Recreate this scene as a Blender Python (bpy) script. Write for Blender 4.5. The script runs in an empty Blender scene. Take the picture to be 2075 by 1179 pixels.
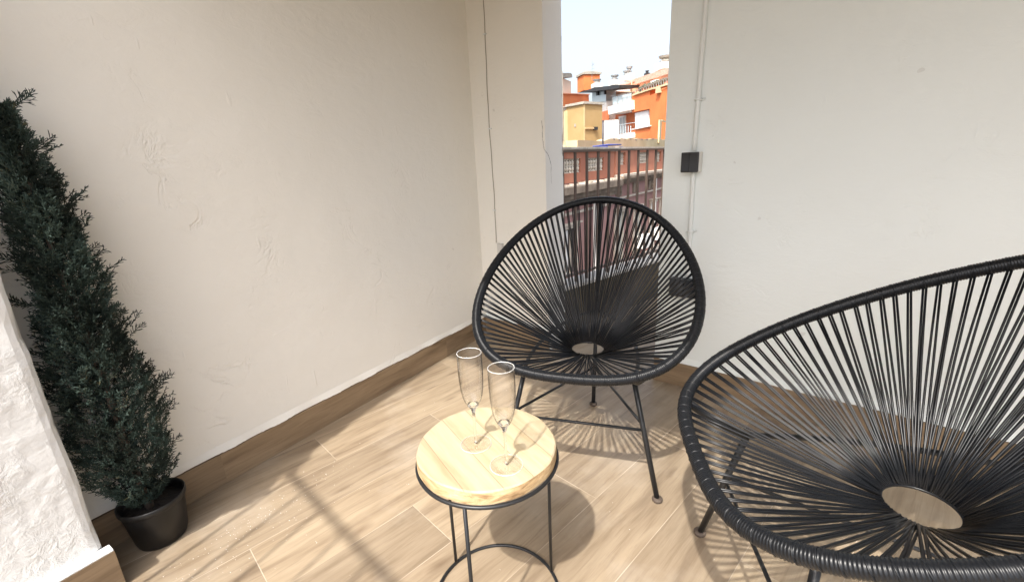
import bpy, bmesh, math, random
from mathutils import Vector, Matrix
random.seed(7)
PI = math.pi
scn = bpy.context.scene
C = scn.collection

# ------------------------------------------------------------------ camera
cam_d = bpy.data.cameras.new('camera'); cam = bpy.data.objects.new('camera', cam_d); C.objects.link(cam)
CAM = Vector((1.628, -2.147, 1.05))
RI = Vector((0.841, 0.539, -0.045)).normalized()
FW = Vector((-0.529, 0.802, -0.277)).normalized()
UP = RI.cross(FW).normalized(); RI = FW.cross(UP).normalized()
cam.matrix_world = Matrix(((RI.x, UP.x, -FW.x, CAM.x), (RI.y, UP.y, -FW.y, CAM.y), (RI.z, UP.z, -FW.z, CAM.z), (0, 0, 0, 1)))
cam_d.sensor_width = 36; cam_d.lens = 900 / 2075 * 36
cam_d.clip_start = 0.02; cam_d.clip_end = 2000
scn.camera = cam

# ------------------------------------------------------------------ sky, sun, exposure
SUN_EL = math.radians(56); SUN_AZ = math.radians(174.2)
w = bpy.data.worlds.new("World"); scn.world = w; w.use_nodes = True
nt = w.node_tree
sky = nt.nodes.new('ShaderNodeTexSky'); sky.sky_type = 'NISHITA'; sky.sun_disc = False
sky.sun_elevation = SUN_EL; sky.sun_rotation = SUN_AZ
sky.air_density = 1.0; sky.dust_density = 5.5; sky.ozone_density = 1.0
bg = nt.nodes['Background']; hs = nt.nodes.new('ShaderNodeHueSaturation'); hs.inputs['Saturation'].default_value = .62; nt.links.new(sky.outputs[0], hs.inputs['Color']); nt.links.new(hs.outputs[0], bg.inputs[0]); bg.inputs[1].default_value = 0.14
sd = bpy.data.lights.new('sun', 'SUN'); so = bpy.data.objects.new('sun', sd); C.objects.link(so)
sd.energy = 2.0; sd.angle = math.radians(1.1); sd.color = (1.0, 0.955, 0.88)
sdir = Vector((math.sin(SUN_AZ) * math.cos(SUN_EL), math.cos(SUN_AZ) * math.cos(SUN_EL), math.sin(SUN_EL)))
so.rotation_euler = sdir.to_track_quat('Z', 'Y').to_euler()
scn.view_settings.view_transform = 'Standard'; scn.view_settings.look = 'None'
scn.view_settings.exposure = 1.50; scn.view_settings.gamma = 1
scn.cycles.max_bounces = 10; scn.cycles.diffuse_bounces = 6

# ------------------------------------------------------------------ materials
def mat(name, col, rough=.6, metal=0, spec=.5):
    m = bpy.data.materials.new(name); m.use_nodes = True
    b = m.node_tree.nodes['Principled BSDF']
    b.inputs['Base Color'].default_value = (*col, 1); b.inputs['Roughness'].default_value = rough
    b.inputs['Metallic'].default_value = metal; b.inputs['Specular IOR Level'].default_value = spec
    return m
class NB:
    """little node builder"""
    def __init__(s, m): s.t = m.node_tree; s.b = s.t.nodes['Principled BSDF']
    def n(s, ty, **k):
        o = s.t.nodes.new(ty)
        for a, v in k.items():
            if a.startswith('i_'):
                key = a[2:]; key = int(key) if key.isdigit() else key.replace('_', ' ')
                if isinstance(v, bpy.types.NodeSocket): s.t.links.new(v, o.inputs[key])
                else: o.inputs[key].default_value = v
            else: setattr(o, a, v)
        return o
    def m(s, op, a, b=0.0, c=None, clamp=False):
        o = s.t.nodes.new('ShaderNodeMath'); o.operation = op; o.use_clamp = clamp
        for i, v in enumerate((a, b, c)):
            if v is None: continue
            if isinstance(v, bpy.types.NodeSocket): s.t.links.new(v, o.inputs[i])
            else: o.inputs[i].default_value = v
        return o.outputs[0]
    def link(s, a, b): s.t.links.new(a, b)
    def coord(s, kind='Object'): return s.n('ShaderNodeTexCoord').outputs[kind]
    def mapping(s, v, scale=(1, 1, 1), rot=(0, 0, 0), loc=(0, 0, 0)):
        return s.n('ShaderNodeMapping', i_Vector=v, i_Scale=scale, i_Rotation=rot, i_Location=loc).outputs[0]
    def noise(s, v, sc, det=4, ro=.55, dist=0, dims='3D'):
        return s.n('ShaderNodeTexNoise', noise_dimensions=dims, i_Vector=v, i_Scale=float(sc), i_Detail=float(det), i_Roughness=ro, i_Distortion=float(dist)).outputs['Fac']
    def ramp(s, f, stops, interp='LINEAR'):
        o = s.n('ShaderNodeValToRGB', i_Fac=f); cr = o.color_ramp; cr.interpolation = interp
        while len(cr.elements) < len(stops): cr.elements.new(.5)
        for e, (p, c) in zip(cr.elements, stops):
            e.position = p; e.color = (*c, 1) if len(c) == 3 else c
        return o.outputs[0]
    def mix(s, f, a, b, blend='MIX'):
        o = s.n('ShaderNodeMix', data_type='RGBA', blend_type=blend)
        for i, v in ((0, f), (6, a), (7, b)):
            if isinstance(v, bpy.types.NodeSocket): s.t.links.new(v, o.inputs[i])
            else: o.inputs[i].default_value = (*v, 1) if isinstance(v, tuple) else v
        return o.outputs[2]
    def bump(s, h, dist=.01, strength=1.0, prev=None):
        o = s.n('ShaderNodeBump', i_Height=h, i_Distance=dist, i_Strength=strength)
        if prev is not None: s.link(prev, o.inputs['Normal'])
        return o.outputs[0]
G = lambda v: (v, v, v)

def plaster(name, col, rough_amt=1.0, chips=1.0, gritty=0.0):
    m = mat(name, col, .85, spec=.2); b = NB(m); v = b.coord('Object')
    blot = b.noise(v, 1.3, 5, .6); fine = b.noise(v, 9, 6, .6)
    c = b.mix(b.m('MULTIPLY', blot, .6), tuple(x * 1.03 for x in col), tuple(x * p for x, p in zip(col, (.90, .885, .86))))
    c = b.mix(b.m('MULTIPLY', fine, .16), c, tuple(x * .86 for x in col))
    # small grey scuffs
    sc = b.noise(b.mapping(v, (1, 1, 1)), 14, 2, .5)
    scm = b.m('GREATER_THAN', sc, .765)
    c = b.mix(b.m('MULTIPLY', scm, .22), c, (.33, .31, .29))
    b.link(c, b.b.inputs['Base Color'])
    # trowelled undulation
    und = b.noise(v, 3.2, 3, .5); trow = b.noise(b.mapping(v, (1, 1, 2.2)), 13, 5, .62, 1.2)
    h = b.m('ADD', b.m('MULTIPLY', und, .9), b.m('MULTIPLY', trow, .16))
    n0 = b.bump(b.noise(v, 95, 3, .6), .0012, .35)
    n1 = b.bump(h, .022 * rough_amt, .55, n0)
    # chips, scratches and flaked edges: thin lines where a warped noise crosses a level, only inside patches
    wv = b.noise(v, 6.5, 5, .62, .8)
    crack = b.m('SUBTRACT', 1.0, b.m('MULTIPLY', b.m('ABSOLUTE', b.m('SUBTRACT', wv, .5)), 26.0), clamp=True)
    zf = b.n('ShaderNodeMapRange', i_Value=b.n('ShaderNodeSeparateXYZ', i_Vector=v).outputs[2]); zf.inputs[1].default_value = .9; zf.inputs[2].default_value = 1.5; zf.inputs[3].default_value = 1.0; zf.inputs[4].default_value = .15; patch = b.m('MULTIPLY', b.m('MULTIPLY', b.m('SUBTRACT', b.noise(v, 4.2, 4, .6), .53), 6.0, clamp=True), zf.outputs[0])
    h2 = b.m('MULTIPLY', b.m('MULTIPLY', crack, patch), b.m('MULTIPLY', b.noise(v, 17.0, 2, .5), 1.5))
    st = b.noise(b.mapping(v, (7, 7, 1.6), (.5, .3, 0)), 5, 2, .5)
    h3 = b.m('MULTIPLY', b.m('SUBTRACT', st, .71), 10.0, clamp=True)
    pit = b.n('ShaderNodeTexVoronoi', i_Vector=v, i_Scale=10.0)
    pm = b.m('LESS_THAN', pit.outputs['Distance'], .085)
    ps = b.m('GREATER_THAN', b.n('ShaderNodeSeparateColor', i_Color=pit.outputs['Color']).outputs[0], .72)
    h4 = b.m('MULTIPLY', pm, ps)
    hh = b.m('ADD', b.m('ADD', b.m('MULTIPLY', h2, -.8), b.m('MULTIPLY', h3, .5)), b.m('MULTIPLY', h4, -.7))
    n2 = b.bump(hh, .0045 * chips, .8, n1)
    if gritty:
        g1 = b.noise(v, 38, 5, .65, .6)
        zz = b.n('ShaderNodeSeparateXYZ', i_Vector=v).outputs[2]; gp = b.m('MULTIPLY', b.m('SUBTRACT', b.m('SUBTRACT', b.noise(v, 5.5, 3, .5), b.m('MULTIPLY', zz, .35)), .30), 6.0, clamp=True)
        gl = b.m('MULTIPLY', g1, b.m('ADD', b.m('MULTIPLY', gp, .92), .06))
        n2 = b.bump(gl, .010 * gritty, .9, n2)
        sm = b.noise(v, 7, 4, .6, 1.2)
        n2 = b.bump(sm, .006 * gritty, .16, n2)
    b.link(n2, b.b.inputs['Normal'])
    return m

M = {}
M['wall_left'] = plaster('bounce_warm_plaster', (.875, .855, .80), 1.0, 1.0)  # warmth of the floor bounce is mixed into this plaster colour
M['wall_back'] = plaster('white_plaster', (.79, .832, .828), .8, .6)
M['pillar'] = plaster('rough_plaster', (.82, .83, .83), .7, .8, 1.0)
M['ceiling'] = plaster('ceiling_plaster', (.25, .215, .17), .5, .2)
M['black_steel'] = mat('powder_coated_black_steel', (.018, .019, .021), .38, .3)
M['pvc'] = mat('black_pvc_cord', (.007, .008, .010), .33, 0, .32)
M['rubber'] = mat('brown_rubber', (.075, .055, .042), .7)
M['switch_black'] = mat('anthracite_plastic', (.020, .021, .024), .36)
M['switch_white'] = mat('greyish_white_plastic', (.62, .61, .58), .4)
M['conduit'] = mat('white_painted_conduit', (.74, .765, .755), .5)
M['cable'] = mat('dusty_cable', (.34, .30, .25), .7)
M['crack'] = mat('crack_shadow', (.10, .08, .065), .95)
M['dark_iron'] = mat('brown_painted_iron', (.125, .085, .062), .6, .0)

def wood_planks(name, base, az=0.0, plankw=.208, off=.746, length=1.2, skirting=False):
    m = mat(name, base, .42, spec=.4); b = NB(m)
    geo = b.n('ShaderNodeNewGeometry').outputs['Position']
    x = b.n('ShaderNodeSeparateXYZ', i_Vector=geo)
    X, Y, Zc = x.outputs
    ca, sa = math.cos(az), math.sin(az)
    if not skirting:
        a = b.m('ADD', b.m('MULTIPLY', X, sa), b.m('MULTIPLY', Y, ca))         # along planks
        p = b.m('SUBTRACT', b.m('MULTIPLY', X, ca), b.m('MULTIPLY', Y, sa))    # across
    else:
        a = b.m('ADD', X, Y); p = Zc
    pr = b.m('DIVIDE', b.m('SUBTRACT', p, off), plankw)
    row = b.m('FLOOR', pr); fr = b.m('SUBTRACT', pr, row)
    # offset per row so that the two joints seen in the photograph fall where they do
    sh = b.m('MULTIPLY', b.m('SUBTRACT', row, 1.0), .423)
    al = b.m('DIVIDE', b.m('SUBTRACT', a, b.m('ADD', sh, -1.163)), length)
    col_ = b.m('FLOOR', al); fl = b.m('SUBTRACT', al, col_)
    if skirting: row = b.m('MULTIPLY', row, 0.0)
    idv = b.n('ShaderNodeCombineXYZ', i_X=row, i_Y=col_, i_Z=0.0).outputs[0]
    wn = b.n('ShaderNodeTexWhiteNoise', noise_dimensions='3D', i_Vector=idv)
    r1 = wn.outputs['Value']; rc = b.n('ShaderNodeSeparateColor', i_Color=wn.outputs['Color'])
    gx = b.m('ADD', b.m('MULTIPLY', a, 1.0), b.m('MULTIPLY', rc.outputs[0], 37.0))
    gy = b.m('ADD', p, b.m('MULTIPLY', rc.outputs[1], 23.0))
    gv = b.n('ShaderNodeCombineXYZ', i_X=gx, i_Y=gy, i_Z=0.0).outputs[0]
    warp = b.noise(b.mapping(gv, (1.1, 4.5, 1)), 2.2, 3, .5)
    gv2 = b.n('ShaderNodeCombineXYZ', i_X=gx, i_Y=b.m('ADD', gy, b.m('MULTIPLY', warp, .045)), i_Z=0.0).outputs[0]
    g_broad = b.noise(b.mapping(gv2, (1.3, 11, 1)), 2.2, 4, .55)
    g_mid = b.noise(b.mapping(gv2, (2.2, 42, 1)), 2.4, 5, .62)
    g_fine = b.noise(b.mapping(gv2, (5, 190, 1)), 3, 3, .6)
    c = b.ramp(g_broad, [(.30, tuple(v * s for v, s in zip(base, (.66, .62, .60)))), (.46, tuple(v * s for v, s in zip(base, (.92, .90, .88)))), (.60, tuple(v * 1.08 for v in base)), (.75, tuple(v * s for v, s in zip(base, (1.2, 1.2, 1.18))))])
    c = b.mix(b.m('MULTIPLY', b.m('SUBTRACT', .49, g_mid), 2.6, clamp=True), c, tuple(v * s for v, s in zip(base, (.56, .50, .45))))
    c = b.mix(b.m('MULTIPLY', b.m('SUBTRACT', .5, g_fine), 1.1, clamp=True), c, tuple(v * .55 for v in base))
    # knots
    kv = b.n('ShaderNodeTexVoronoi', i_Vector=b.mapping(gv2, (2.0, 6.5, 1)), i_Scale=1.15, voronoi_dimensions='2D')
    kn = b.m('SUBTRACT', 1.0, b.m('MULTIPLY', kv.outputs['Distance'], 8.5), clamp=True)
    kk = b.m('MULTIPLY', kn, b.m('GREATER_THAN', b.n('ShaderNodeSeparateColor', i_Color=kv.outputs['Color']).outputs[0], .62))
    c = b.mix(b.m('MULTIPLY', kk, .62), c, tuple(v * s for v, s in zip(base, (.34, .26, .22))))
    # per plank tone
    tone = b.ramp(r1, [(0, (.78, .76, .74)), (.5, (1, .98, .95)), (1, (1.12, 1.1, 1.04))])
    c = b.mix(1.0, c, tone, 'MULTIPLY')
    if not skirting:
        # dusty film and scuffs
        du = b.noise(geo, 2.3, 5, .65); c = b.mix(b.m('MULTIPLY', b.m('SUBTRACT', du, .52), 1.1, clamp=True), c, (.56, .52, .46))
        e1 = b.m('LESS_THAN', b.m('MULTIPLY', b.m('MINIMUM', fr, b.m('SUBTRACT', 1.0, fr)), plankw), .0011)
        e2 = b.m('LESS_THAN', b.m('MULTIPLY', b.m('MINIMUM', fl, b.m('SUBTRACT', 1.0, fl)), length), .0011)
        gr = b.m('MAXIMUM', e1, e2)
        gvar = b.noise(geo, 6.0, 2, .5)
        gcol = b.ramp(gvar, [(.35, (.34, .27, .20)), (.6, (.62, .54, .44))])
        c = b.mix(b.m('MULTIPLY', gr, .55), c, gcol)
        hh = b.m('SUBTRACT', b.m('MULTIPLY', g_mid, .12), gr)
        b.link(b.bump(hh, .0012, .6), b.b.inputs['Normal'])
        b.link(b.m('ADD', b.m('MULTIPLY', g_mid, .22), .30), b.b.inputs['Roughness'])
    b.link(c, b.b.inputs['Base Color'])
    return m
PLAZ = math.radians(12.7)
M['floor'] = wood_planks('oak_look_floor_tile', (.312, .252, .182), PLAZ)
M['skirt'] = wood_planks('oak_look_skirting_tile', (.275, .20, .128), 0, .5, -.2, 1.2, True)

def table_wood():
    m = mat('pale_mango_wood', (.66, .55, .36), .55, spec=.3); b = NB(m); v = b.coord('Object')
    r = b.mapping(v, (1, 1, 1), (0, 0, math.radians(25)))
    s = b.n('ShaderNodeSeparateXYZ', i_Vector=r); row = b.m('FLOOR', b.m('DIVIDE', b.m('SUBTRACT', s.outputs[1], .022), .066))
    wn = b.n('ShaderNodeTexWhiteNoise', noise_dimensions='1D', i_W=row)
    gv = b.n('ShaderNodeCombineXYZ', i_X=b.m('ADD', s.outputs[0], b.m('MULTIPLY', wn.outputs[0], 9.0)), i_Y=s.outputs[1], i_Z=s.outputs[2]).outputs[0]
    g1 = b.noise(b.mapping(gv, (2.2, 20, 8)), 2, 4, .6, .15); g2 = b.noise(b.mapping(gv, (9, 160, 60)), 2, 3, .6)
    c = b.ramp(g1, [(.28, (.37, .29, .18)), (.45, (.435, .365, .25)), (.7, (.48, .42, .31))])
    c = b.mix(b.m('MULTIPLY', b.m('SUBTRACT', .5, g2), 1.0, clamp=True), c, (.45, .33, .19))
    c = b.mix(1.0, c, b.ramp(wn.outputs[0], [(0, (.9, .88, .85)), (1, (1.06, 1.05, 1.0))]), 'MULTIPLY')
    fr = b.m('FRACT', b.m('DIVIDE', b.m('SUBTRACT', s.outputs[1], .022), .066))
    ln = b.m('LESS_THAN', b.m('MINIMUM', fr, b.m('SUBTRACT', 1.0, fr)), .0085)
    c = b.mix(b.m('MULTIPLY', ln, .8), c, (.20, .14, .08))
    # knots and dark checks
    kv = b.n('ShaderNodeTexVoronoi', i_Vector=b.mapping(gv, (3, 9, 3)), i_Scale=2.2)
    kn = b.m('MULTIPLY', b.m('SUBTRACT', 1.0, b.m('MULTIPLY', kv.outputs['Distance'], 7.0), clamp=True), b.m('GREATER_THAN', b.n('ShaderNodeSeparateColor', i_Color=kv.outputs['Color']).outputs[0], .7))
    c = b.mix(b.m('MULTIPLY', kn, .5), c, (.36, .25, .14))
    b.link(c, b.b.inputs['Base Color']); b.link(b.bump(b.m('SUBTRACT', b.m('MULTIPLY', g2, .2), ln), .0008, .6), b.b.inputs['Normal'])
    return m
M['table_top'] = table_wood()
def bark_edge():
    m = mat('sawn_wood_edge', (.42, .28, .14), .7); b = NB(m); v = b.coord('Object')
    n = b.noise(b.mapping(v, (1, 1, 3)), 22, 5, .65, .8)
    b.link(b.ramp(n, [(.30, (.20, .12, .055)), (.5, (.46, .32, .17)), (.7, (.62, .48, .29))]), b.b.inputs['Base Color'])
    b.link(b.bump(n, .002, .6), b.b.inputs['Normal']); return m
M['table_edge'] = bark_edge()

def thin_glass(edge, face):
    m = bpy.data.materials.new('thin_clear_glass'); m.use_nodes = True; t = m.node_tree; t.nodes.clear()
    o = t.nodes.new('ShaderNodeOutputMaterial'); tr = t.nodes.new('ShaderNodeBsdfTransparent'); gl = t.nodes.new('ShaderNodeBsdfGlossy')
    tr.inputs[0].default_value = (.975, .98, .975, 1); gl.inputs['Roughness'].default_value = .01; gl.inputs[0].default_value = (1, 1, 1, 1)
    fr = t.nodes.new('ShaderNodeFresnel'); ge = t.nodes.new('ShaderNodeNewGeometry'); mi_ = t.nodes.new('ShaderNodeMath'); mi_.operation = 'MULTIPLY_ADD'
    t.links.new(ge.outputs['Backfacing'], mi_.inputs[0]); mi_.inputs[1].default_value = 1 / 1.5 - 1.5; mi_.inputs[2].default_value = 1.5; t.links.new(mi_.outputs[0], fr.inputs[0])
    mx = t.nodes.new('ShaderNodeMixShader'); lw_ = t.nodes.new('ShaderNodeLayerWeight'); lw_.inputs[0].default_value = .5; cr_ = t.nodes.new('ShaderNodeValToRGB'); cr_.color_ramp.elements[0].position = .6; cr_.color_ramp.elements[0].color = (face, face, face, 1); cr_.color_ramp.elements[1].position = .985; cr_.color_ramp.elements[1].color = (edge, edge, edge, 1); t.links.new(lw_.outputs['Facing'], cr_.inputs[0]); t.links.new(cr_.outputs[0], tr.inputs[0]); t.links.new(fr.outputs[0], mx.inputs[0]); t.links.new(tr.outputs[0], mx.inputs[1]); t.links.new(gl.outputs[0], mx.inputs[2])
    t.links.new(mx.outputs[0], o.inputs[0]); return m
M['thin_glass'] = thin_glass(.52, .984)
M['foot_glass'] = thin_glass(.93, .996)
M['glass_lip'] = mat('whitened_glass_lip', (.93, .94, .93), .06, 0, .9); M['glass_lip'].node_tree.nodes['Principled BSDF'].inputs['Transmission Weight'].default_value = .55  # opaque white mixed into the glass stands in for the rim's bright glint
M['glass'] = mat('solid_clear_glass', (1, 1, 1), .0); M['glass'].node_tree.nodes['Principled BSDF'].inputs['Transmission Weight'].default_value = 1
M['glass'].node_tree.nodes['Principled BSDF'].inputs['IOR'].default_value = 1.5

def foliage():
    m = mat('juniper_green', (.035, .06, .045), .65, spec=.25); b = NB(m)
    at = b.n('ShaderNodeAttribute', attribute_name='tint').outputs['Fac']
    c = b.ramp(at, [(0, (.012, .017, .013)), (.45, (.027, .043, .034)), (.75, (.052, .082, .068)), (.9, (.09, .125, .105)), (1, (.11, .10, .055))])
    b.link(c, b.b.inputs['Base Color']); return m
M['foliage'] = foliage()
M['bark'] = mat('grey_brown_bark', (.10, .075, .055), .9)
def noisy(name, c1, c2, sc=4, rough=.8, bump=0, stretch=(1, 1, 1), det=5):
    m = mat(name, c1, rough); b = NB(m); v = b.mapping(b.n('ShaderNodeNewGeometry').outputs['Position'], stretch)
    n = b.noise(v, sc, det, .6); b.link(b.ramp(n, [(.35, c1), (.65, c2)]), b.b.inputs['Base Color'])
    if bump: b.link(b.bump(n, bump, .7), b.b.inputs['Normal'])
    return m
M['pot'] = noisy('black_nursery_pot', (.0035, .0035, .0037), (.0075, .007, .0068), 9, .42)
M['soil'] = noisy('dark_soil', (.006, .0045, .0035), (.014, .010, .007), 60, .95, .01)
M['parapet'] = noisy('olive_brown_render', (.085, .064, .036), (.115, .088, .052), 3, .85)
M['coping'] = noisy('pale_stone_coping', (.55, .51, .45), (.66, .62, .55), 9)
M['terracotta'] = noisy('weathered_terracotta_render', (.34, .125, .075), (.45, .19, .115), 1.1, .85, 0, (1, 1, .5))
M['mauve'] = noisy('shade_mauve_render', (.27, .145, .125), (.36, .20, .18), .8, .85)  # purple-brown tone carries the shade on the lower floors
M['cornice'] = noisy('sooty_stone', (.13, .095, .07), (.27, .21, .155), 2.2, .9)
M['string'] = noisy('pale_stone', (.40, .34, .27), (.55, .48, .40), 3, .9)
M['baluster'] = noisy('worn_cast_stone', (.42, .37, .30), (.60, .54, .45), 5, .9)
M['shadow_void'] = mat('dark_interior', (.05, .035, .03), .9)
M['orange'] = noisy('orange_render', (.62, .165, .05), (.72, .21, .065), .6, .85)
M['salmon'] = noisy('salmon_render', (.70, .33, .18), (.78, .40, .24), .6, .85)
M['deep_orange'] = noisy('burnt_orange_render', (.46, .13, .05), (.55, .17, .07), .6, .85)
M['white_render'] = noisy('white_render', (.72, .69, .64), (.82, .79, .74), .7, .85)
M['cream'] = noisy('cream_render', (.52, .41, .23), (.64, .53, .33), .5, .85)
M['ochre'] = noisy('ochre_render', (.36, .24, .10), (.44, .305, .14), .45, .85)
M['ochre_light'] = noisy('light_ochre_render', (.50, .36, .18), (.58, .44, .24), .45, .85)
M['roof_tile'] = noisy('pale_roof_tile', (.45, .27, .20), (.60, .42, .33), 3.5, .9)
M['dark_roof'] = mat('dark_pergola_steel', (.03, .028, .028), .5)
M['grey_stone'] = noisy('lichen_grey_stone', (.27, .24, .20), (.42, .39, .33), 6, .9)
M['zinc'] = mat('zinc_cowl', (.36, .36, .35), .5, .4)
M['shutter'] = mat('white_roller_shutter', (.84, .84, .83), .5)
M['window_glass'] = mat('window_pane', (.20, .26, .30), .08, 0, .8)
M['pale_glass'] = mat('pale_reflecting_pane', (.50, .58, .60), .1, 0, .8)
M['blue'] = mat('blue_plastic', (.06, .09, .34), .6)
M['asphalt'] = noisy('asphalt', (.045, .045, .045), (.06, .06, .058), 2, .9)
M['paint_pole'] = mat('dark_grey_pole', (.07, .07, .08), .5)
M['wood_louvre'] = noisy('sun_bleached_louvre', (.42, .40, .34), (.52, .50, .43), 3)
M['plant_green'] = noisy('balcony_leaf', (.04, .055, .03), (.12, .11, .075), 9)

# ------------------------------------------------------------------ mesh helpers
def newbm(): return bmesh.new()
def obj(name, bm, m, parent=None, smooth=False, bevel=0, loc=None):
    me = bpy.data.meshes.new(name); bm.normal_update(); bm.to_mesh(me); bm.free()
    if isinstance(m, (list, tuple)):
        for q in m: me.materials.append(q)
    else: me.materials.append(m)
    if smooth:
        for p in me.polygons: p.use_smooth = True
    o = bpy.data.objects.new(name, me); C.objects.link(o)
    if parent is not None: o.parent = parent
    if loc is not None: o.location = loc
    if bevel:
        md = o.modifiers.new('bevel', 'BEVEL'); md.width = bevel; md.segments = 2; md.limit_method = 'ANGLE'
    return o
def tag(o, label, cat, group=None, kind=None):
    if label: o['label'] = label
    if cat: o['category'] = cat
    if group: o['group'] = group
    if kind: o['kind'] = kind
    return o
def struct(o, label=None, cat=None):
    o['kind'] = 'structure'
    if label: o['label'] = label
    if cat: o['category'] = cat
    return o
def thing(name, loc, label, cat, rotz=0, group=None):
    o = bpy.data.objects.new(name, None); C.objects.link(o); o.location = loc; o.rotation_euler = (0, 0, rotz)
    o.empty_display_size = .1
    return tag(o, label, cat, group)
def box(bm, x0, x1, y0, y1, z0, z1, T=None, mi=0):
    P = [(x0, y0, z0), (x1, y0, z0), (x1, y1, z0), (x0, y1, z0), (x0, y0, z1), (x1, y0, z1), (x1, y1, z1), (x0, y1, z1)]
    vs = [bm.verts.new(T(*p) if T else p) for p in P]
    for f in ((0, 3, 2, 1), (4, 5, 6, 7), (0, 1, 5, 4), (1, 2, 6, 5), (2, 3, 7, 6), (3, 0, 4, 7)):
        bm.faces.new([vs[i] for i in f]).material_index = mi
    return vs
def tube(bm, pts, r, seg=8, closed=False, caps=True, rf=None):
    pts = [Vector(p) for p in pts]; n = len(pts); rings = []
    prevN = None
    for i, p in enumerate(pts):
        a = pts[(i - 1) % n] if (closed or i > 0) else p; b_ = pts[(i + 1) % n] if (closed or i < n - 1) else p
        t = (b_ - a).normalized()
        if prevN is None:
            ref = Vector((0, 0, 1)) if abs(t.z) < .9 else Vector((1, 0, 0)); N = (ref - t * ref.dot(t)).normalized()
        else:
            N = (prevN - t * prevN.dot(t)).normalized()
        prevN = N; B = t.cross(N)
        rr = rf(i) if rf else r
        rings.append([bm.verts.new(p + (N * math.cos(2 * PI * k / seg) + B * math.sin(2 * PI * k / seg)) * rr) for k in range(seg)])
    m = n if closed else n - 1
    for i in range(m):
        A = rings[i]; Bq = rings[(i + 1) % n]
        off = 0
        if closed and i == n - 1:   # match the seam
            best = min(range(seg), key=lambda q: (A[0].co - Bq[q].co).length); off = best
        for k in range(seg):
            bm.faces.new((A[k], A[(k + 1) % seg], Bq[(k + 1 + off) % seg], Bq[(k + off) % seg]))
    if caps and not closed:
        bm.faces.new(list(reversed(rings[0]))); bm.faces.new(rings[-1])
def lathe(bm, prof, seg=32, cx=0, cy=0, cz=0, mi=0, T=None):
    rings = []
    for r, z in prof:
        if r < 1e-6:
            p = (cx, cy, cz + z); rings.append([bm.verts.new(T(*p) if T else p)])
        else:
            rr = []
            for k in range(seg):
                p = (cx + r * math.cos(2 * PI * k / seg), cy + r * math.sin(2 * PI * k / seg), cz + z)
                rr.append(bm.verts.new(T(*p) if T else p))
            rings.append(rr)
    for a, b_ in zip(rings, rings[1:]):
        if len(a) == 1 and len(b_) == 1: continue
        for k in range(seg):
            if len(a) == 1: f = bm.faces.new((a[0], b_[(k + 1) % seg], b_[k]))
            elif len(b_) == 1: f = bm.faces.new((a[k], a[(k + 1) % seg], b_[0]))
            else: f = bm.faces.new((a[k], a[(k + 1) % seg], b_[(k + 1) % seg], b_[k]))
            f.material_index = mi
def disc(bm, r, z0, z1, seg=48, cx=0, cy=0, rt=None):
    rt = rt or r
    lathe(bm, [(0, z0), (r, z0), (rt, z1), (0, z1)], seg, cx, cy)

# ------------------------------------------------------------------ the terrace shell
bd = Vector((.9935, -.1139, 0)); bn = Vector((.1139, .9935, 0))
def BW(s, o, z): return bd * s + bn * o + Vector((0, 0, z))
HB = .115; HC = 2.10
bm = newbm()
vs = [bm.verts.new(p) for p in ((-.6, -6, 0), (6, -6, 0), (6, 3.6, 0), (-.6, 3.6, 0))]
# terrace floor is cut along the line of the street railing
RA = Vector((.447, .209, 0)); rdir = Vector((math.sin(math.radians(16.6)), math.cos(math.radians(16.6)), 0)); rnl = Vector((-rdir.y, rdir.x, 0))
bm.free(); bm = newbm()
e0 = RA + rdir * (-.35) ; e1 = RA + rdir * 3.6
vs = [bm.verts.new(p) for p in ((-.6, -6, 0), (6, -6, 0), (6, e1.y, 0), (e1.x - .1, e1.y, 0), (e0.x - .1, e0.y + .2, 0), (-.6, .05, 0))]
bm.faces.new(vs)
struct(obj('floor', bm, M['floor']), 'pale oak look plank tile floor of the terrace', 'floor')

def wavy_skirt_lip(bm, A, B, nrm, z, n=160, amp=.0035, th=.004):
    """irregular bottom edge of the plaster just above a skirting tile"""
    A = Vector(A); B = Vector(B); nrm = Vector(nrm)
    top = []; bot = []; tb = []
    ph = random.random() * 9
    for i in range(n + 1):
        k = i / n; p = A.lerp(B, k)
        e = amp * (math.sin(k * 31 + ph) * .5 + math.sin(k * 83 + ph * 2) * .3 + random.uniform(-.45, .45))
        t_ = th * (1 + .35 * math.sin(k * 57 + ph)) 
        top.append(bm.verts.new(p + nrm * .0005 + Vector((0, 0, z + .030))))
        bot.append(bm.verts.new(p + nrm * t_ + Vector((0, 0, z + .004 + e))))
        tb.append(bm.verts.new(p - nrm * .001 + Vector((0, 0, z + .002 + e))))
    for i in range(n):
        bm.faces.new((top[i], bot[i], bot[i + 1], top[i + 1])); bm.faces.new((bot[i], tb[i], tb[i + 1], bot[i + 1]))

# left wall
bm = newbm(); box(bm, -.25, 0, -1.962, .24, 0, HC)
wavy_skirt_lip(bm, (0, -1.962, 0), (0, 0, 0), (1, 0, 0), HB, 260, .0028, .0095)
lw = obj('left_wall', bm, M['wall_left']); tag(lw, 'bounce-tinted white uneven plaster wall behind the potted juniper', 'wall')
bm = newbm(); box(bm, 0, .011, -1.962, -.0115, 0, HB); obj('baseboard', bm, M['skirt'], lw, bevel=.0012)
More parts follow.
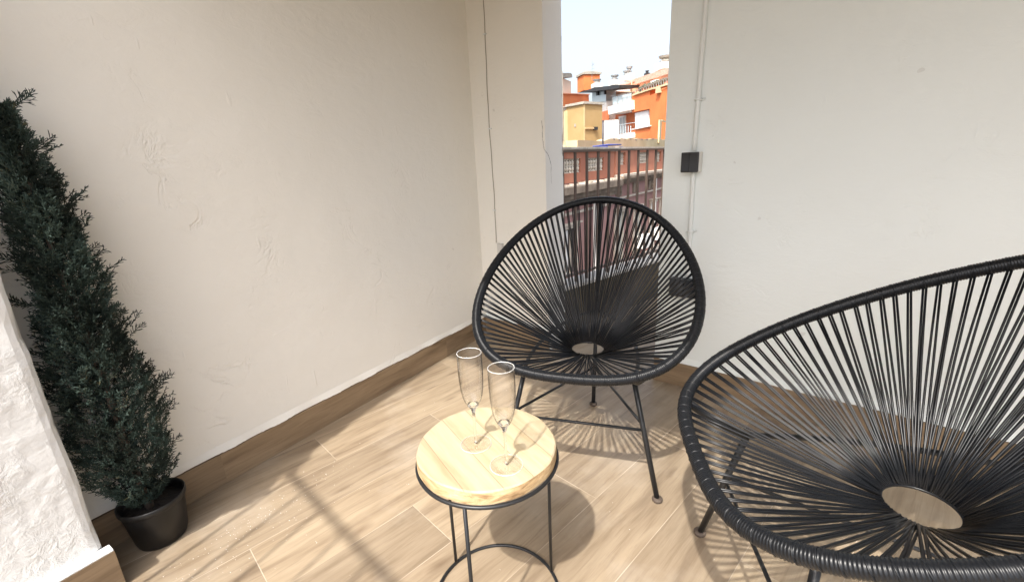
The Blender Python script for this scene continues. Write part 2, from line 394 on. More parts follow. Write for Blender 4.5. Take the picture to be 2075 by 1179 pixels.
# pillar: nearer, thicker stretch of the same side
bm = newbm()
n_ = 90; zs = [3.4 * i / n_ for i in range(n_ + 1)]
ring = []
for z in zs:
    j = .0035 * math.sin(z * 23) + random.uniform(-.0028, .0028)
    jj = random.uniform(-.002, .002)
    loop = [(-.25, -4.6, z), (.175, -4.6, z), (.175, -2.1, z), (.175 + jj * .4, -1.985, z), (.172 + jj, -1.972 + j * .4, z), (.164 + jj, -1.9635 + j, z), (.15, -1.961 + j * .4, z), (-.25, -1.961, z)]
    ring.append([bm.verts.new(p) for p in loop])
for a, b_ in zip(ring, ring[1:]):
    for k in range(8): bm.faces.new((a[k], a[(k + 1) % 8], b_[(k + 1) % 8], b_[k]))
bm.faces.new(ring[-1]); bm.faces.new(list(reversed(ring[0])))
pw = obj('pillar_wall', bm, M['pillar'], smooth=False); tag(pw, 'rough sunlit white plastered pillar in the left foreground', 'pillar')
bm = newbm(); box(bm, .1755, .203, -4.6, -1.948, 0, HB)
obj('baseboard', bm, M['skirt'], pw, bevel=.001)
bm = newbm(); box(bm, .170, .2025, -4.6, -1.949, HB + .0005, HB + .006); obj('mortar_ledge', bm, M['pillar'], pw, bevel=.0015)

# back wall with its tall opening
bm = newbm()
J0, J1, TH, OT = .495, 1.113, .165, 1.96
box(bm, 0, J0, 0, TH, 0, HC, BW, 1); box(bm, J1, 5.2, 0, TH, 0, HC, BW); box(bm, J0, J1, 0.002, TH - .002, OT, HC, BW)  # left piece of the same wall takes the plaster coloured for warm bounce
wavy_skirt_lip(bm, BW(0.01, 0, 0), BW(J0, 0, 0), -bn, HB, 50, .0015, .0085); wavy_skirt_lip(bm, BW(J1, 0, 0), BW(5.2, 0, 0), -bn, HB, 400, .0016, .0085)
bwl = obj('back_wall', bm, [M['wall_back'], M['wall_left']]); tag(bwl, 'white plaster wall with tall open doorway onto the street side', 'wall')
bm = newbm(); box(bm, .0115, J0, -.010, 0, 0, HB, BW); obj('baseboard', bm, M['skirt'], bwl, bevel=.0012)
bm = newbm(); box(bm, J1, 5.2, -.010, 0, 0, HB, BW); obj('baseboard', bm, M['skirt'], bwl, bevel=.0012)
# crack running from the wall face round the corner onto the jamb
def ribbon(bm, pts, nrm, wd):
    side_prev = None; L = []; R_ = []
    for i, p in enumerate(pts):
        a = pts[max(i - 1, 0)]; c = pts[min(i + 1, len(pts) - 1)]
        t = (c - a).normalized(); sd_ = t.cross(nrm).normalized(); ww = wd[i]
        L.append(bm.verts.new(p + sd_ * ww + nrm * .0006)); R_.append(bm.verts.new(p - sd_ * ww + nrm * .0006))
    for i in range(len(pts) - 1): bm.faces.new((L[i], L[i + 1], R_[i + 1], R_[i]))
bm = newbm()
cr = [(.478, 1.245), (.482, 1.205), (.480, 1.17), (.4845, 1.135), (.489, 1.11), (.495, 1.098)]
pts = []; wd = []
for (s0, z0), (s1, z1) in zip(cr, cr[1:]):
    for k in range(4):
        f = k / 4; pts.append(BW(s0 + (s1 - s0) * f + random.uniform(-.0012, .0012), 0, z0 + (z1 - z0) * f)); wd.append(random.uniform(.0004, .0012))
pts.append(BW(.495, 0, 1.098)); wd.append(.0008)
ribbon(bm, pts, -bn, wd)
cr = [(0, 1.098), (.022, 1.083), (.038, 1.058), (.050, 1.03), (.047, .99), (.052, .93)]
pts = []; wd = []
for (s0, z0), (s1, z1) in zip(cr, cr[1:]):
    for k in range(4):
        f = k / 4; pts.append(BW(.495, s0 + (s1 - s0) * f + random.uniform(-.0015, .0015) * (k > 0), z0 + (z1 - z0) * f)); wd.append(random.uniform(.0006, .0017) * (.4 if z0 < 1.0 else 1))
pts.append(BW(.495, .052, .93)); wd.append(.0002)
ribbon(bm, pts, bd, wd)
obj('crack', bm, M['crack'], bwl)
# chipped outer edge of the jamb
bm = newbm()
for z, h, d in ((1.13, .06, .008), (1.07, .05, .011), (1.62, .03, .005), (.96, .03, .004), (1.36, .025, .004)):
    ps = [BW(J0, TH - d * (.35 + .65 * math.sin(PI * k / 8)) * random.uniform(.8, 1.1) - .001, z + h * k / 8) for k in range(9)]
    e = [BW(J0, TH - .0015, z + h * k / 8) for k in range(9)]
    L = [bm.verts.new(p + bd * .0007) for p in ps]; R_ = [bm.verts.new(p + bd * .0007) for p in e]
    for k in range(8): bm.faces.new((L[k], R_[k], R_[k + 1], L[k + 1]))
obj('chipped_edge', bm, noisy('bare_mortar', (.30, .25, .20), (.48, .44, .38), 30, .95, .004), bwl)
# ceiling slab
bm = newbm(); box(bm, -.25, 5.2, -1.78, .165, HC + .002, HC + .26, BW)
struct(obj('ceiling', bm, M['ceiling']), 'plastered ceiling slab over the terrace corner', 'ceiling')

# ---- wall fittings
def pipe_on_wall(s0, z0, s1, z1, r, m, name, parent, o=None):
    b2 = newbm(); o = -r if o is None else o
    n = 24; tube(b2, [BW(s0 + (s1 - s0) * k / n + random.uniform(-.0004, .0004), o + random.uniform(-.0004, .0002), z0 + (z1 - z0) * k / n) for k in range(n + 1)], r, 10)
    return obj(name, b2, m, parent, True)
cd = thing('surface_conduit', BW(1.242, 0, 0), 'white painted conduit running down to the rocker switch and black socket', 'conduit')
inv = Matrix.Translation(-cd.location)
def rel(o, par): o.matrix_parent_inverse = Matrix.Translation(-par.location); return o
rel(pipe_on_wall(1.2395, 1.0625, 1.2545, HC, .0095, M['conduit'], 'pipe', cd), cd)
rel(pipe_on_wall(1.2475, .53, 1.242, .978, .0095, M['conduit'], 'pipe', cd), cd)
for z in (.735, 1.255, 1.90):
    b2 = newbm(); s_ = 1.2455 if z < 1 else 1.2405 + (z - 1.1) * .014
    pts = [BW(s_ + .0125 * math.cos(a), -.010 - .0125 * math.sin(a), z) for a in [PI * k / 10 for k in range(11)]]
    tube(b2, [BW(s_ + .0125, 0, z)] + pts + [BW(s_ - .0125, 0, z)], .0032, 6)
    box(b2, s_ + .011, s_ + .024, -.004, 0, z - .005, z + .005, BW)
    rel(obj('clip', b2, M['conduit'], cd, True), cd)
# rocker switch
sw = thing('rocker_switch', BW(1.237, 0, 1.019), 'square anthracite double rocker switch in white surface box', 'light switch')
def part_bw(name, boxes, m, par, bev=.0015, T=None):
    b2 = newbm()
    for b_ in boxes: box(b2, *b_, BW)
    return rel(obj(name, b2, m, par, bevel=bev), par)
part_bw('housing', [(1.2020, 1.2730, -.040, 0, .9790, 1.0580)], M['switch_white'], sw, .004)
part_bw('frame', [(1.2025, 1.2715, -.0505, -.0402, .9795, 1.0575)], M['switch_black'], sw, .003)
for s_ in (1.2050, 1.2384):
    b2 = newbm(); n = 8
    rows = []
    for k in range(n + 1):
        f = k / n; z = .984 + .070 * f; o_ = -.0512 - .004 * (1 - math.sin(PI * f)) 
        rows.append([b2.verts.new(BW(a, q, z)) for a, q in ((s_, -.0507), (s_, o_), (s_ + .0306, o_), (s_ + .0306, -.0507))])
    for a, b_ in zip(rows, rows[1:]):
        for k in range(3): b2.faces.new((a[k], a[k + 1], b_[k + 1], b_[k]))
    b2.faces.new(rows[-1]); b2.faces.new(list(reversed(rows[0])))
    rel(obj('rocker', b2, M['switch_black'], sw), sw)
# double socket lower down
sk = thing('double_socket', BW(1.225, 0, .485), 'black double surface socket low on wall behind the far chair', 'socket')
part_bw('housing', [(1.178, 1.310, -.042, 0, .447, .527)], M['switch_black'], sk, .004)
for s_ in (1.184, 1.247):
    part_bw('cover_flap', [(s_, s_ + .057, -.054, -.0425, .453, .521)], M['switch_black'], sk, .004)
# thin cable on the left piece, with small junction box
tc = thing('thin_cable', BW(.125, 0, .6), 'thin dusty cable stapled to wall left of the doorway', 'cable')
b2 = newbm(); n = 60
tube(b2, [BW(.128 + .0012 * math.sin(k * .7) + (.004 * math.sin(k * .16)), -.0022, .60 + (HC - .6) * k / n) for k in range(n + 1)], .0022, 6)
rel(obj('cord', b2, M['cable'], tc, True), tc)
for z in (.79, 1.235, 1.7):
    part_bw('staple', [(.117, .139, -.006, 0, z - .003, z + .003)], M['conduit'], tc, 0)
jb = obj('junction_box', newbm(), M['conduit']); bpy.data.objects.remove(jb)
b2 = newbm(); box(b2, .150, .185, -.022, 0, .535, .600, BW); jb = obj('junction_box', b2, M['switch_white'], bevel=.002)
tag(jb, 'small pale junction box beside the cable behind the chair rim', 'junction box')

# ------------------------------------------------------------------ Acapulco style chairs
SH = dict(a=.357, c=-.285, b=.438, b2=-.106, z0=.615, d=.209, e=.048, g=-.003)
def rimp(t):
    c = math.cos(t)
    return Vector((SH['a'] * math.sin(t) * (1 + SH['c'] * c), SH['b'] * c + SH['b2'] * math.cos(2 * t), SH['z0'] - SH['d'] * c + SH['e'] * math.cos(2 * t) + SH['g'] * math.cos(3 * t)))
NS = 4000
_s = [rimp(2 * PI * i / NS) for i in range(NS + 1)]; _L = [0]
for i in range(NS): _L.append(_L[-1] + (_s[i + 1] - _s[i]).length)
LT = _L[-1]
def rim_at(u):   # u in 0..1 by arc length
    x = (u % 1) * LT; lo, hi = 0, NS
    while hi - lo > 1:
        mid = (lo + hi) // 2
        if _L[mid] <= x: lo = mid
        else: hi = mid
    f = (x - _L[lo]) / max(_L[hi] - _L[lo], 1e-9)
    return _s[lo].lerp(_s[hi], f), 2 * PI * (lo + f) / NS
HOLE = Vector((0, -.098, .359)); HR = .062
LEGT = Vector((.175, .169, .388)); FOOT = Vector((.261, .232, 0)); REARF = Vector((0, -.305, 0))
def make_chair(loc, rotz, label):
    t = thing('string_chair', loc, label, 'armchair', rotz, 'black string lounge chairs on the terrace')
    # rim, wound with cord
    wnd = int(LT / .0050); per = 4; n = wnd * per; R = .0145
    b2 = newbm(); pts = [rim_at(i / n)[0] for i in range(n)]
    jit = [random.uniform(-.0004, .0004) for _ in range(wnd + 1)]
    tube(b2, pts, R, 12, closed=True, rf=lambda i: R + .0014 * (abs(math.sin(PI * (i % per) / per))) + jit[i // per] * .6)
    obj('rim', b2, M['pvc'], t, True)
    # webbing
    b2 = newbm(); N = 96
    rng = random.Random(3)
    for i in range(N):
        u = (i + .5) / N
        p, tt = rim_at(u + rng.uniform(-.0009, .0009))
        q, _ = rim_at(u + .0005); tan = (rim_at(u + .002)[0] - rim_at(u - .002)[0]).normalized()
        base_phi = 2 * PI * u
        inward = (HOLE - p); inward = (inward - tan * inward.dot(tan)).normalized()
        upv = inward.cross(tan).normalized()
        for sgn in (-1, 1):
            phi = base_phi + sgn * rng.uniform(.035, .075) + rng.uniform(-.012, .012)
            e = HOLE + Vector((math.sin(phi) * HR, math.cos(phi) * HR, rng.uniform(-.004, .004)))
            st = p + tan * (.0030 * sgn) + inward * .0150 + upv * (-.003)
            # slight slack and wobble along the cord
            mids = []; slack = rng.uniform(.002, .020)
            L = (e - st).length; wob = Vector((rng.uniform(-1, 1), rng.uniform(-1, 1), 0)) * .0018
            for k in range(0, 6):
                f = k / 5; mids.append(st.lerp(e, f) + Vector((0, 0, -slack * L * 4 * f * (1 - f))) + wob * math.sin(PI * f))
            tube(b2, mids, .0026, 6)
        # loop over the rim
        loop = [p + (inward * math.cos(a) + upv * math.sin(a)) * (R + .0006) + tan * (.0028 * math.sin(a)) for a in [2 * PI * k / 12 for k in range(12)]]
        tube(b2, loop, .0016, 5, closed=True)
    obj('webbing', b2, M['pvc'], t, True)
    b2 = newbm(); tube(b2, [HOLE + Vector((math.sin(a) * HR, math.cos(a) * HR, 0)) for a in [2 * PI * k / 48 for k in range(48)]], .0030, 8, closed=True)
    obj('seat_ring', b2, M['pvc'], t, True)
    S = M['black_steel']
    for sx in (1, -1):
        b2 = newbm(); mir = lambda v: Vector((v.x * sx, v.y, v.z))
        f_ = mir(FOOT); l_ = mir(LEGT); rp = rimp(.78 * sx)
        rp.z -= .008
        tube(b2, [f_ + Vector((0, 0, .004)), f_.lerp(l_, .5), l_], .0083, 12)
        lg = obj('leg', b2, S, t, True)
        b2 = newbm(); lathe(b2, [(0, 0), (.0155, 0), (.0165, .003), (.0165, .009), (.014, .012), (.009, .0125), (0, .0125)], 20, f_.x, f_.y); obj('foot_cap', b2, M['rubber'], lg, True)
        # flat bracket arm from leg top forward to the rim, and back under the seat to the spine
        b2 = newbm()
        mid = l_.lerp(rp, .5) + Vector((0, 0, -.012))
        tube(b2, [l_ + Vector((0, 0, -.006)), mid, rp], .0105, 10)
        obj('bracket', b2, S, t, True)
        b2 = newbm()
        q0 = l_; q3 = Vector((0, -.405, .41)); arc = []
        for k in range(15):
            f = k / 14; c1 = mir(Vector((.215, -.02, .37))); c2 = mir(Vector((.16, -.34, .385)))
            arc.append(q0 * (1 - f) ** 3 + c1 * 3 * f * (1 - f) ** 2 + c2 * 3 * f * f * (1 - f) + q3 * f ** 3)
        tube(b2, arc, .0072, 8); obj('seat_support', b2, S, t, True)
    top = rimp(PI); top.z -= .004
    b2 = newbm(); tube(b2, [REARF + Vector((0, 0, .004)), Vector((0, -.352, .175)), Vector((0, -.405, .36)), Vector((0, -.452, .54)), top + Vector((0, .004, 0))], .0083, 12)
    lg = obj('rear_leg', b2, S, t, True)
    b2 = newbm(); lathe(b2, [(0, 0), (.0155, 0), (.0165, .003), (.0165, .009), (.014, .012), (.009, .0125), (0, .0125)], 20, REARF.x, REARF.y); obj('foot_cap', b2, M['rubber'], lg, True)
    A = FOOT.lerp(LEGT, .58); Bq = Vector((-A.x, A.y, A.z)); Rr = Vector((0, -.350, .165))
    for p, q in ((A, Bq), (A + Vector((0, -.004, .012)), Rr), (Bq + Vector((0, -.004, .012)), Rr)):
        b2 = newbm(); tube(b2, [p, q], .0048, 8); obj('stretcher', b2, S, t, True)
    return t
def copy_tree(o, parent=None):
    c = o.copy(); C.objects.link(c)
    if parent is not None: c.parent = parent
    for ch in list(o.children): copy_tree(ch, c)
    return c
ch1 = make_chair((1.029, -.788, 0), 3.427, 'whole black string chair in front of the doorway, rear of the wooden table')
ch2 = copy_tree(ch1); ch2.location = (1.802, -1.153, 0); ch2.rotation_euler = (0, 0, 1.984)
ch2['label'] = 'nearer black string chair at right, cut off by the photo edge'

# ------------------------------------------------------------------ side table
tb = thing('side_table', (1.0925, -1.467, 0), 'round side table with pale wood top on thin black wire frame', 'table')
RT = .1545
b2 = newbm()
prof = [(0, .421), (RT - .002, .421), (RT, .4225), (RT + .0005, .436), (RT - .0005, .4485), (RT - .0035, .4515), (0, .4515)]
seg = 96; rings = []
for r, z in prof:
    if r == 0: rings.append([b2.verts.new((0, 0, z))])
    else: rings.append([b2.verts.new(((r + .0009 * math.sin(5 * a_) + .0007 * math.sin(11 * a_ + 1)) * math.cos(a_), (r + .0009 * math.sin(5 * a_) + .0007 * math.sin(11 * a_ + 1)) * math.sin(a_), z)) for a_ in [2 * PI * k / seg for k in range(seg)]])
for i, (a, b_) in enumerate(zip(rings, rings[1:])):
    for k in range(seg):
        if len(a) == 1: f = b2.faces.new((a[0], b_[(k + 1) % seg], b_[k]))
        elif len(b_) == 1: f = b2.faces.new((a[k], a[(k + 1) % seg], b_[0]))
        else: f = b2.faces.new((a[k], a[(k + 1) % seg], b_[(k + 1) % seg], b_[k]))
        f.material_index = 1 if i in (1, 2, 3) else 0
obj('tabletop', b2, [M['table_top'], M['table_edge']], tb)
circ = lambda r, z, n=72: [Vector((r * math.cos(2 * PI * k / n), r * math.sin(2 * PI * k / n), z)) for k in range(n)]
b2 = newbm(); tube(b2, circ(.1565, .4165), .0042, 8, closed=True); obj('top_ring', b2, M['black_steel'], tb, True)
b2 = newbm(); tube(b2, circ(.1562, .0045), .0042, 8, closed=True); obj('base_ring', b2, M['black_steel'], tb, True)
for a_ in (58, 171, 289):
    a_ = math.radians(a_); b2 = newbm(); r0 = .1562
    tube(b2, [Vector((r0 * math.cos(a_), r0 * math.sin(a_), .0045)), Vector((r0 * math.cos(a_), r0 * math.sin(a_), .4165))], .0041, 8)
    obj('leg', b2, M['black_steel'], tb, True)

# ------------------------------------------------------------------ champagne flutes
def flute(loc, label, rz):
    t = thing('champagne_flute', loc, label, 'glass', rz, 'empty champagne flutes')
    b2 = newbm()
    # foot (thin, slightly domed)
    lathe(b2, [(0, .0005), (.0335, .0006), (.0343, .0014), (.0338, .0021), (.018, .0036), (.0075, .0062), (.0042, .011)], 56)
    ft = obj('foot', b2, M['foot_glass'], t, True)
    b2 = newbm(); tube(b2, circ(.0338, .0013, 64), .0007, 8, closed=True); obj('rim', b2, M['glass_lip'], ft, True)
    b2 = newbm()
    lathe(b2, [(0, .0045), (.0038, .0045), (.0036, .012), (.0033, .030), (.0031, .060), (.0035, .078), (.0052, .086), (.0085, .0925), (.0128, .0990), (.0118, .1010), (.0085, .0985), (.004, .0970), (0, .0968)], 32)
    obj('stem', b2, M['glass'], t, True)
    b2 = newbm()
    out = [(.0088, .0930), (.0135, .1000), (.0182, .1090), (.0222, .1220), (.0249, .1400), (.0262, .1600), (.0266, .1800), (.0264, .2000), (.0260, .2200)]
    inn = [(r - .0011, z) for r, z in reversed(out)]
    lathe(b2, out + [(.0258, .2208), (.0252, .2208)] + inn, 64)
    bo = obj('bowl', b2, M['thin_glass'], t, True)
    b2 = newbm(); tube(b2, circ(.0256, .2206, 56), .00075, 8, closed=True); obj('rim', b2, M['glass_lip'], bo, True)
    return t
fl1 = flute((1.075, -1.483, .4517), 'far flute of the pair, standing left of centre on table', .3)
fl2 = flute((1.174, -1.510, .4517), 'nearer flute of the pair, beside the table front right edge', 0)
def flmove(o, label, x, y):
    o['label'] = label; o.location = (x, y, .4517)

# ------------------------------------------------------------------ potted juniper
PX, PY = .095, -1.820
pl = thing('potted_juniper', (PX, PY, 0), 'tall dark green columnar juniper in black plastic nursery pot', 'plant')
b2 = newbm()
lathe(b2, [(0, .002), (.064, .002), (.066, .006), (.0665, .018), (.070, .020), (.0835, .130), (.0838, .134), (.0885, .136), (.0895, .140), (.0895, .152), (.0875, .1545), (.0845, .152), (.0815, .135), (.078, .105), (0, .105)], 56)
for v_ in b2.verts: v_.co = Vector((v_.co.x * .94 - .004, v_.co.y * .94 - .002, v_.co.z * .94))
obj('pot', b2, M['pot'], pl, True)
b2 = newbm(); n = 20
lathe(b2, [(0, .132), (.03, .131), (.055, .128), (.0795, .122)], 40)
for v in b2.verts: v.co = Vector((v.co.x * .94 - .004, v.co.y * .94 - .002, v.co.z * .94 + random.uniform(-.003, .003)))
obj('soil', b2, M['soil'], pl, True)
sidev = Vector((.226, .974, 0)); AX0 = Vector((.12, -1.80, 0))
def axis(z): # lean of the stem, world coordinates
    k = max(0, min(1, (z - .1) / 1.1)); s = -.035 - .030 * k
    return AX0 + sidev * s + Vector((-.012 * (1 - k), 0, 0))
b2 = newbm(); tube(b2, [axis(z) - Vector((PX, PY, 0)) + Vector((.004 * math.sin(z * 9), .004 * math.cos(z * 11), z)) for z in [.11 + .12 * k for k in range(10)]], .01, 8, rf=lambda i: .0115 - .0009 * i)
obj('trunk', b2, M['bark'], pl, True)
RAD = [(.14, .028), (.19, .062), (.25, .088), (.32, .104), (.42, .108), (.52, .100), (.64, .086), (.76, .070), (.88, .062), (1.0, .058), (1.1, .045), (1.18, .027), (1.235, .010)]
def rad(z):
    for (z0, r0), (z1, r1) in zip(RAD, RAD[1:]):
        if z0 <= z <= z1: return r0 + (r1 - r0) * (z - z0) / (z1 - z0)
    return .01
bmf = newbm(); tint = bmf.verts.layers.float.new('tint')
rng = random.Random(11)
def twig(p, d, L, w, tn):
    d = d.normalized(); ref = Vector((rng.uniform(-1, 1), rng.uniform(-1, 1), rng.uniform(-1, 1))); a = d.cross(ref).normalized(); b_ = d.cross(a)
    q = p + d * L
    base = [p + (a * math.cos(k * 2.094) + b_ * math.sin(k * 2.094)) * w * .6 for k in range(3)]
    mid = [p + d * L * .6 + (a * math.cos(k * 2.094 + .5) + b_ * math.sin(k * 2.094 + .5)) * w for k in range(3)]
    vs = [bmf.verts.new(v) for v in base + mid]; tip = bmf.verts.new(q)
    for v in vs + [tip]:
        v[tint] = tn
        if v.co.x < .004 - PX: v.co.x = .004 - PX + rng.uniform(0, .01)
    for k in range(3):
        bmf.faces.new((vs[k], vs[(k + 1) % 3], vs[3 + (k + 1) % 3], vs[3 + k])); bmf.faces.new((vs[3 + k], vs[3 + (k + 1) % 3], tip))
def spray(p, d, L, tn):
    d = d.normalized(); side = d.cross(Vector((rng.uniform(-1, 1), rng.uniform(-1, 1), rng.uniform(-.6, 1)))).normalized(); nz = d.cross(side)
    n = int(L / .0062); cur = p
    bend = Vector((0, 0, 1)) * .10
    for i in range(n):
        cur2 = cur + d * .0062; twig(cur, d, .0085, .0011, tn); 
        ll = L * (.36 - .22 * abs(i / n - .35)) * rng.uniform(.35, 1.3)
        if rng.random() < .12: cur = cur2; continue
        for sg in (-1, 1):
            dd = (d * rng.uniform(.6, 1.1) + side * sg * rng.uniform(.4, .9) + nz * rng.uniform(-.6, .6)).normalized()
            t2 = min(1, max(0, tn + rng.uniform(-.12, .14)))
            twig(cur, dd, ll, .00115, t2)
            if ll > .010:
                q = cur + dd * ll * .5
                twig(q, (dd + side * rng.uniform(-.9, .9) + nz * rng.uniform(-.7, .7)), ll * .6, .0010, t2)
        cur = cur2; d = (d + bend * .12 + Vector((rng.uniform(-1, 1), rng.uniform(-1, 1), rng.uniform(-1, 1))) * .09).normalized()
NSP = 4300
for i in range(NSP):
    z = .15 + (1.225 - .15) * (rng.random() ** .92)
    r = rad(z); ang = rng.uniform(0, 2 * PI)
    k = rng.random(); depth = .45 + .52 * math.sqrt(k) if k > .2 else rng.uniform(.1, .5)
    lump = 1 + .15 * math.sin(ang * 3 + z * 21) + .10 * math.sin(ang * 5 - z * 37)
    rr = r * depth * lump
    c = axis(z) - Vector((PX, PY, 0)); out = Vector((math.cos(ang), math.sin(ang), 0))
    p = c + out * rr + Vector((0, 0, z))
    L = rng.uniform(.026, .050) * (1.0 if r > .05 else .8)
    d = out * rng.uniform(.5, 1.0) + Vector((rng.uniform(-.3, .3), rng.uniform(-.3, .3), rng.uniform(.45, 1.15)))
    p = p - d.normalized() * L * .5
    tn = max(0, min(1, .42 + .25 * math.sin(z * 15 + ang * 2) + rng.uniform(-.25, .25) + (.25 if rng.random() < .05 else 0)))
    spray(p, d, L, tn)
# stray tips that break the outline
for (z, s) in ((1.205, .03), (1.12, .045), (1.0, .07), (.93, .055), (.86, .06), (.80, .075), (.72, .06), (.66, .10), (.5, .10), (.40, .11), (.97, -.08), (.86, -.08), (.76, -.09), (.64, -.11), (.52, -.11), (.3, .08), (.24, .06)):
    for j in range(3):
        c = axis(z) - Vector((PX, PY, 0)) + sidev * s + Vector((rng.uniform(-.03, .03), rng.uniform(-.01, .01), z + rng.uniform(-.02, .02)))
        sg = 1 if s > 0 else -1
        spray(c - sidev * sg * .02, sidev * sg * .9 + Vector((rng.uniform(-.3, .3), 0, rng.uniform(.4, 1.0))), rng.uniform(.05, .066), rng.uniform(.2, .5))
fo = obj('foliage', bmf, M['foliage'], pl)

# plaster crumbs on the floor near the pillar
b2 = newbm(); rng = random.Random(5)
for i in range(260):
    if rng.random() < .8: x = .24 + abs(rng.gauss(0, .10)); y = -1.66 + rng.gauss(0, .16)
    else: x = rng.uniform(.1, 1.6); y = rng.uniform(-1.7, -.5)
    if y < -1.94 and x < .22: continue
    r = rng.uniform(.0005, .0014) * (1.4 if rng.random() < .08 else 1)
    vs = [b2.verts.new((x + r * rng.uniform(.5, 1.3) * math.cos(a), y + r * rng.uniform(.5, 1.3) * math.sin(a), .0002)) for a in (0, 1.5, 3.1, 4.6)]
    tp = b2.verts.new((x + rng.uniform(-r, r) * .4, y + rng.uniform(-r, r) * .4, r * rng.uniform(.6, 1.2)))
    for k in range(4): b2.faces.new((vs[k], vs[(k + 1) % 4], tp))
tag(obj('plaster_crumbs', b2, M['pillar']), 'pale plaster crumbs scattered on floor near the juniper pot', 'debris', kind='stuff')

# railing on the open side behind the camera: throws the barred shadow on the floor
TEL = math.tan(SUN_EL); sh = Vector((-math.sin(SUN_AZ), -math.cos(SUN_AZ), 0)) / TEL     # shadow shift per metre of height
hr = 1.22
A = Vector((.16, -1.455, 0)) - sh * hr; Bq = Vector((.80, -1.570, 0)) - sh * hr
dv = (Bq - A).normalized(); A = A - dv * .0; 
rl = thing('terrace_railing', (A.x, A.y, 0), 'barred terrace railing behind the photographer casting a shadow', 'railing')
b2 = newbm(); Bq2 = A + dv * .72
tube(b2, [A + Vector((0, 0, hr)), Bq2 + Vector((0, 0, hr))], .0155, 10); rel(obj('top_rail', b2, M['dark_iron'], rl, True), rl)
for k, s_ in enumerate((.03, .14, .27, .42, .57, .70)):
    b2 = newbm(); p = A + dv * s_; tube(b2, [p + Vector((0, 0, .0)), p + Vector((0, 0, hr - .02))], .0062, 8); rel(obj('bar', b2, M['dark_iron'], rl, True), rl)

# ------------------------------------------------------------------ outside: street side railing on its low parapet
def pix_ray(px, py): return FW + RI * ((px - 1037.5) / 900) - UP * ((py - 589.5) / 900)
class Plane:
    """a real vertical plane surveyed from the photograph: s metres along, z metres up, o metres out towards the viewer"""
    def __init__(s, P0, az):
        s.P = Vector(P0); s.P.z = 0; s.d = Vector((math.sin(az), math.cos(az), 0)); s.n = Vector((s.d.y, -s.d.x, 0))
        if (CAM - s.P).dot(s.n) < 0: s.n = -s.n
    def sz(s, px, py, o=0.0):
        v = pix_ray(px, py); t = (s.P + s.n * o - CAM).dot(s.n) / v.dot(s.n); p = CAM + v * t
        return (p - s.P).dot(s.d), p.z
    def at(s, u, o, z): return s.P + s.d * u + s.n * o + Vector((0, 0, z))
    def rect(s, bm, x0, y0, x1, y1, o0, o1):
        """box from pixel corner (x0,y0) top-left to (x1,y1) bottom-right between depths o0..o1"""
        om = max(o0, o1); a, zt = s.sz(x0, y0, om); _, zb = s.sz(x0, y1, om); b_, _ = s.sz(x1, y0, om); a2, b3 = min(a, b_), max(a, b_)
        box(bm, a2, b3, min(o0, o1), max(o0, o1), min(zt, zb), max(zt, zb), s.at)
    def prism(s, bm, pix, o0, o1):
        P = [s.sz(*p, max(o0, o1)) for p in pix]; s.poly(bm, P, o0, o1)
    def poly(s, bm, P, o0, o1):
        F = [bm.verts.new(s.at(u, o1, z)) for u, z in P]; K = [bm.verts.new(s.at(u, o0, z)) for u, z in P]; n = len(P)
        bm.faces.new(F); bm.faces.new(list(reversed(K)))
        for i in range(n): bm.faces.new((F[i], K[i], K[(i + 1) % n], F[(i + 1) % n]))
rp_ = Plane(RA, math.radians(16.6))
pk = thing('street_parapet', RA, 'low brown rendered parapet with pale coping outside the doorway', 'parapet')
b2 = newbm(); box(b2, -.05, 3.7, -.13, 0, 0, .275, rp_.at); rel(obj('wall', b2, M['parapet'], pk), pk)
b2 = newbm(); box(b2, -.05, 3.7, -.145, .006, .275, .297, rp_.at); rel(obj('coping', b2, M['coping'], pk, bevel=.003), pk)
sr = thing('street_railing', RA + Vector((0, 0, .297)), 'brown iron railing of square bars seen through the doorway', 'railing')
def relz(o, par): o.matrix_parent_inverse = Matrix.Translation(-par.location); return o
b2 = newbm(); box(b2, -.04, 3.6, -.062, -.028, 1.092, 1.104, rp_.at); relz(obj('top_rail', b2, M['dark_iron'], sr, bevel=.001), sr)
b2 = newbm(); box(b2, -.04, 3.6, -.056, -.034, .345, .357, rp_.at); relz(obj('bottom_rail', b2, M['dark_iron'], sr), sr)
s1 = rp_.sz(1152, 350)[0]
for k in range(-1, 30):
    u = s1 + .1085 * k
    b2 = newbm(); box(b2, u - .0065, u + .0065, -.0515, -.0385, .298, 1.0915, rp_.at); relz(obj('bar', b2, M['dark_iron'], sr), sr)

# ------------------------------------------------------------------ street and facade opposite
bm = newbm(); vs = [bm.verts.new(p) for p in ((-400, -400, -14), (400, -400, -14), (400, 600, -14), (-400, 600, -14))]; bm.faces.new(vs)
struct(obj('street', bm, M['asphalt']), 'asphalt street far below the terrace', 'street')
v = pix_ray(1137, 340); k = 13.0 / v.dot(FW); P0 = CAM + v * k
vz = pix_ray(1690, 300); faz = math.atan2(vz.x, vz.y)
F = Plane(P0, faz)
def fpart(name, m, par, fn, bev=0):
    b2 = newbm(); fn(b2); return rel(obj(name, b2, m, par, bevel=bev), par)
fb = thing('terracotta_building', F.at(0, 0, -14), 'terracotta building opposite, lower walls tinted for shade, with balustraded roof parapet', 'building')
fb.location.z = 0
S0 = F.sz(1100, 340)[0]; SM = F.sz(1245, 340)[0]; S1 = F.sz(1420, 340)[0]
z_ = lambda px, py: F.sz(px, py)[1]
ztopL = z_(1150, 309); ztopR = z_(1300, 305)
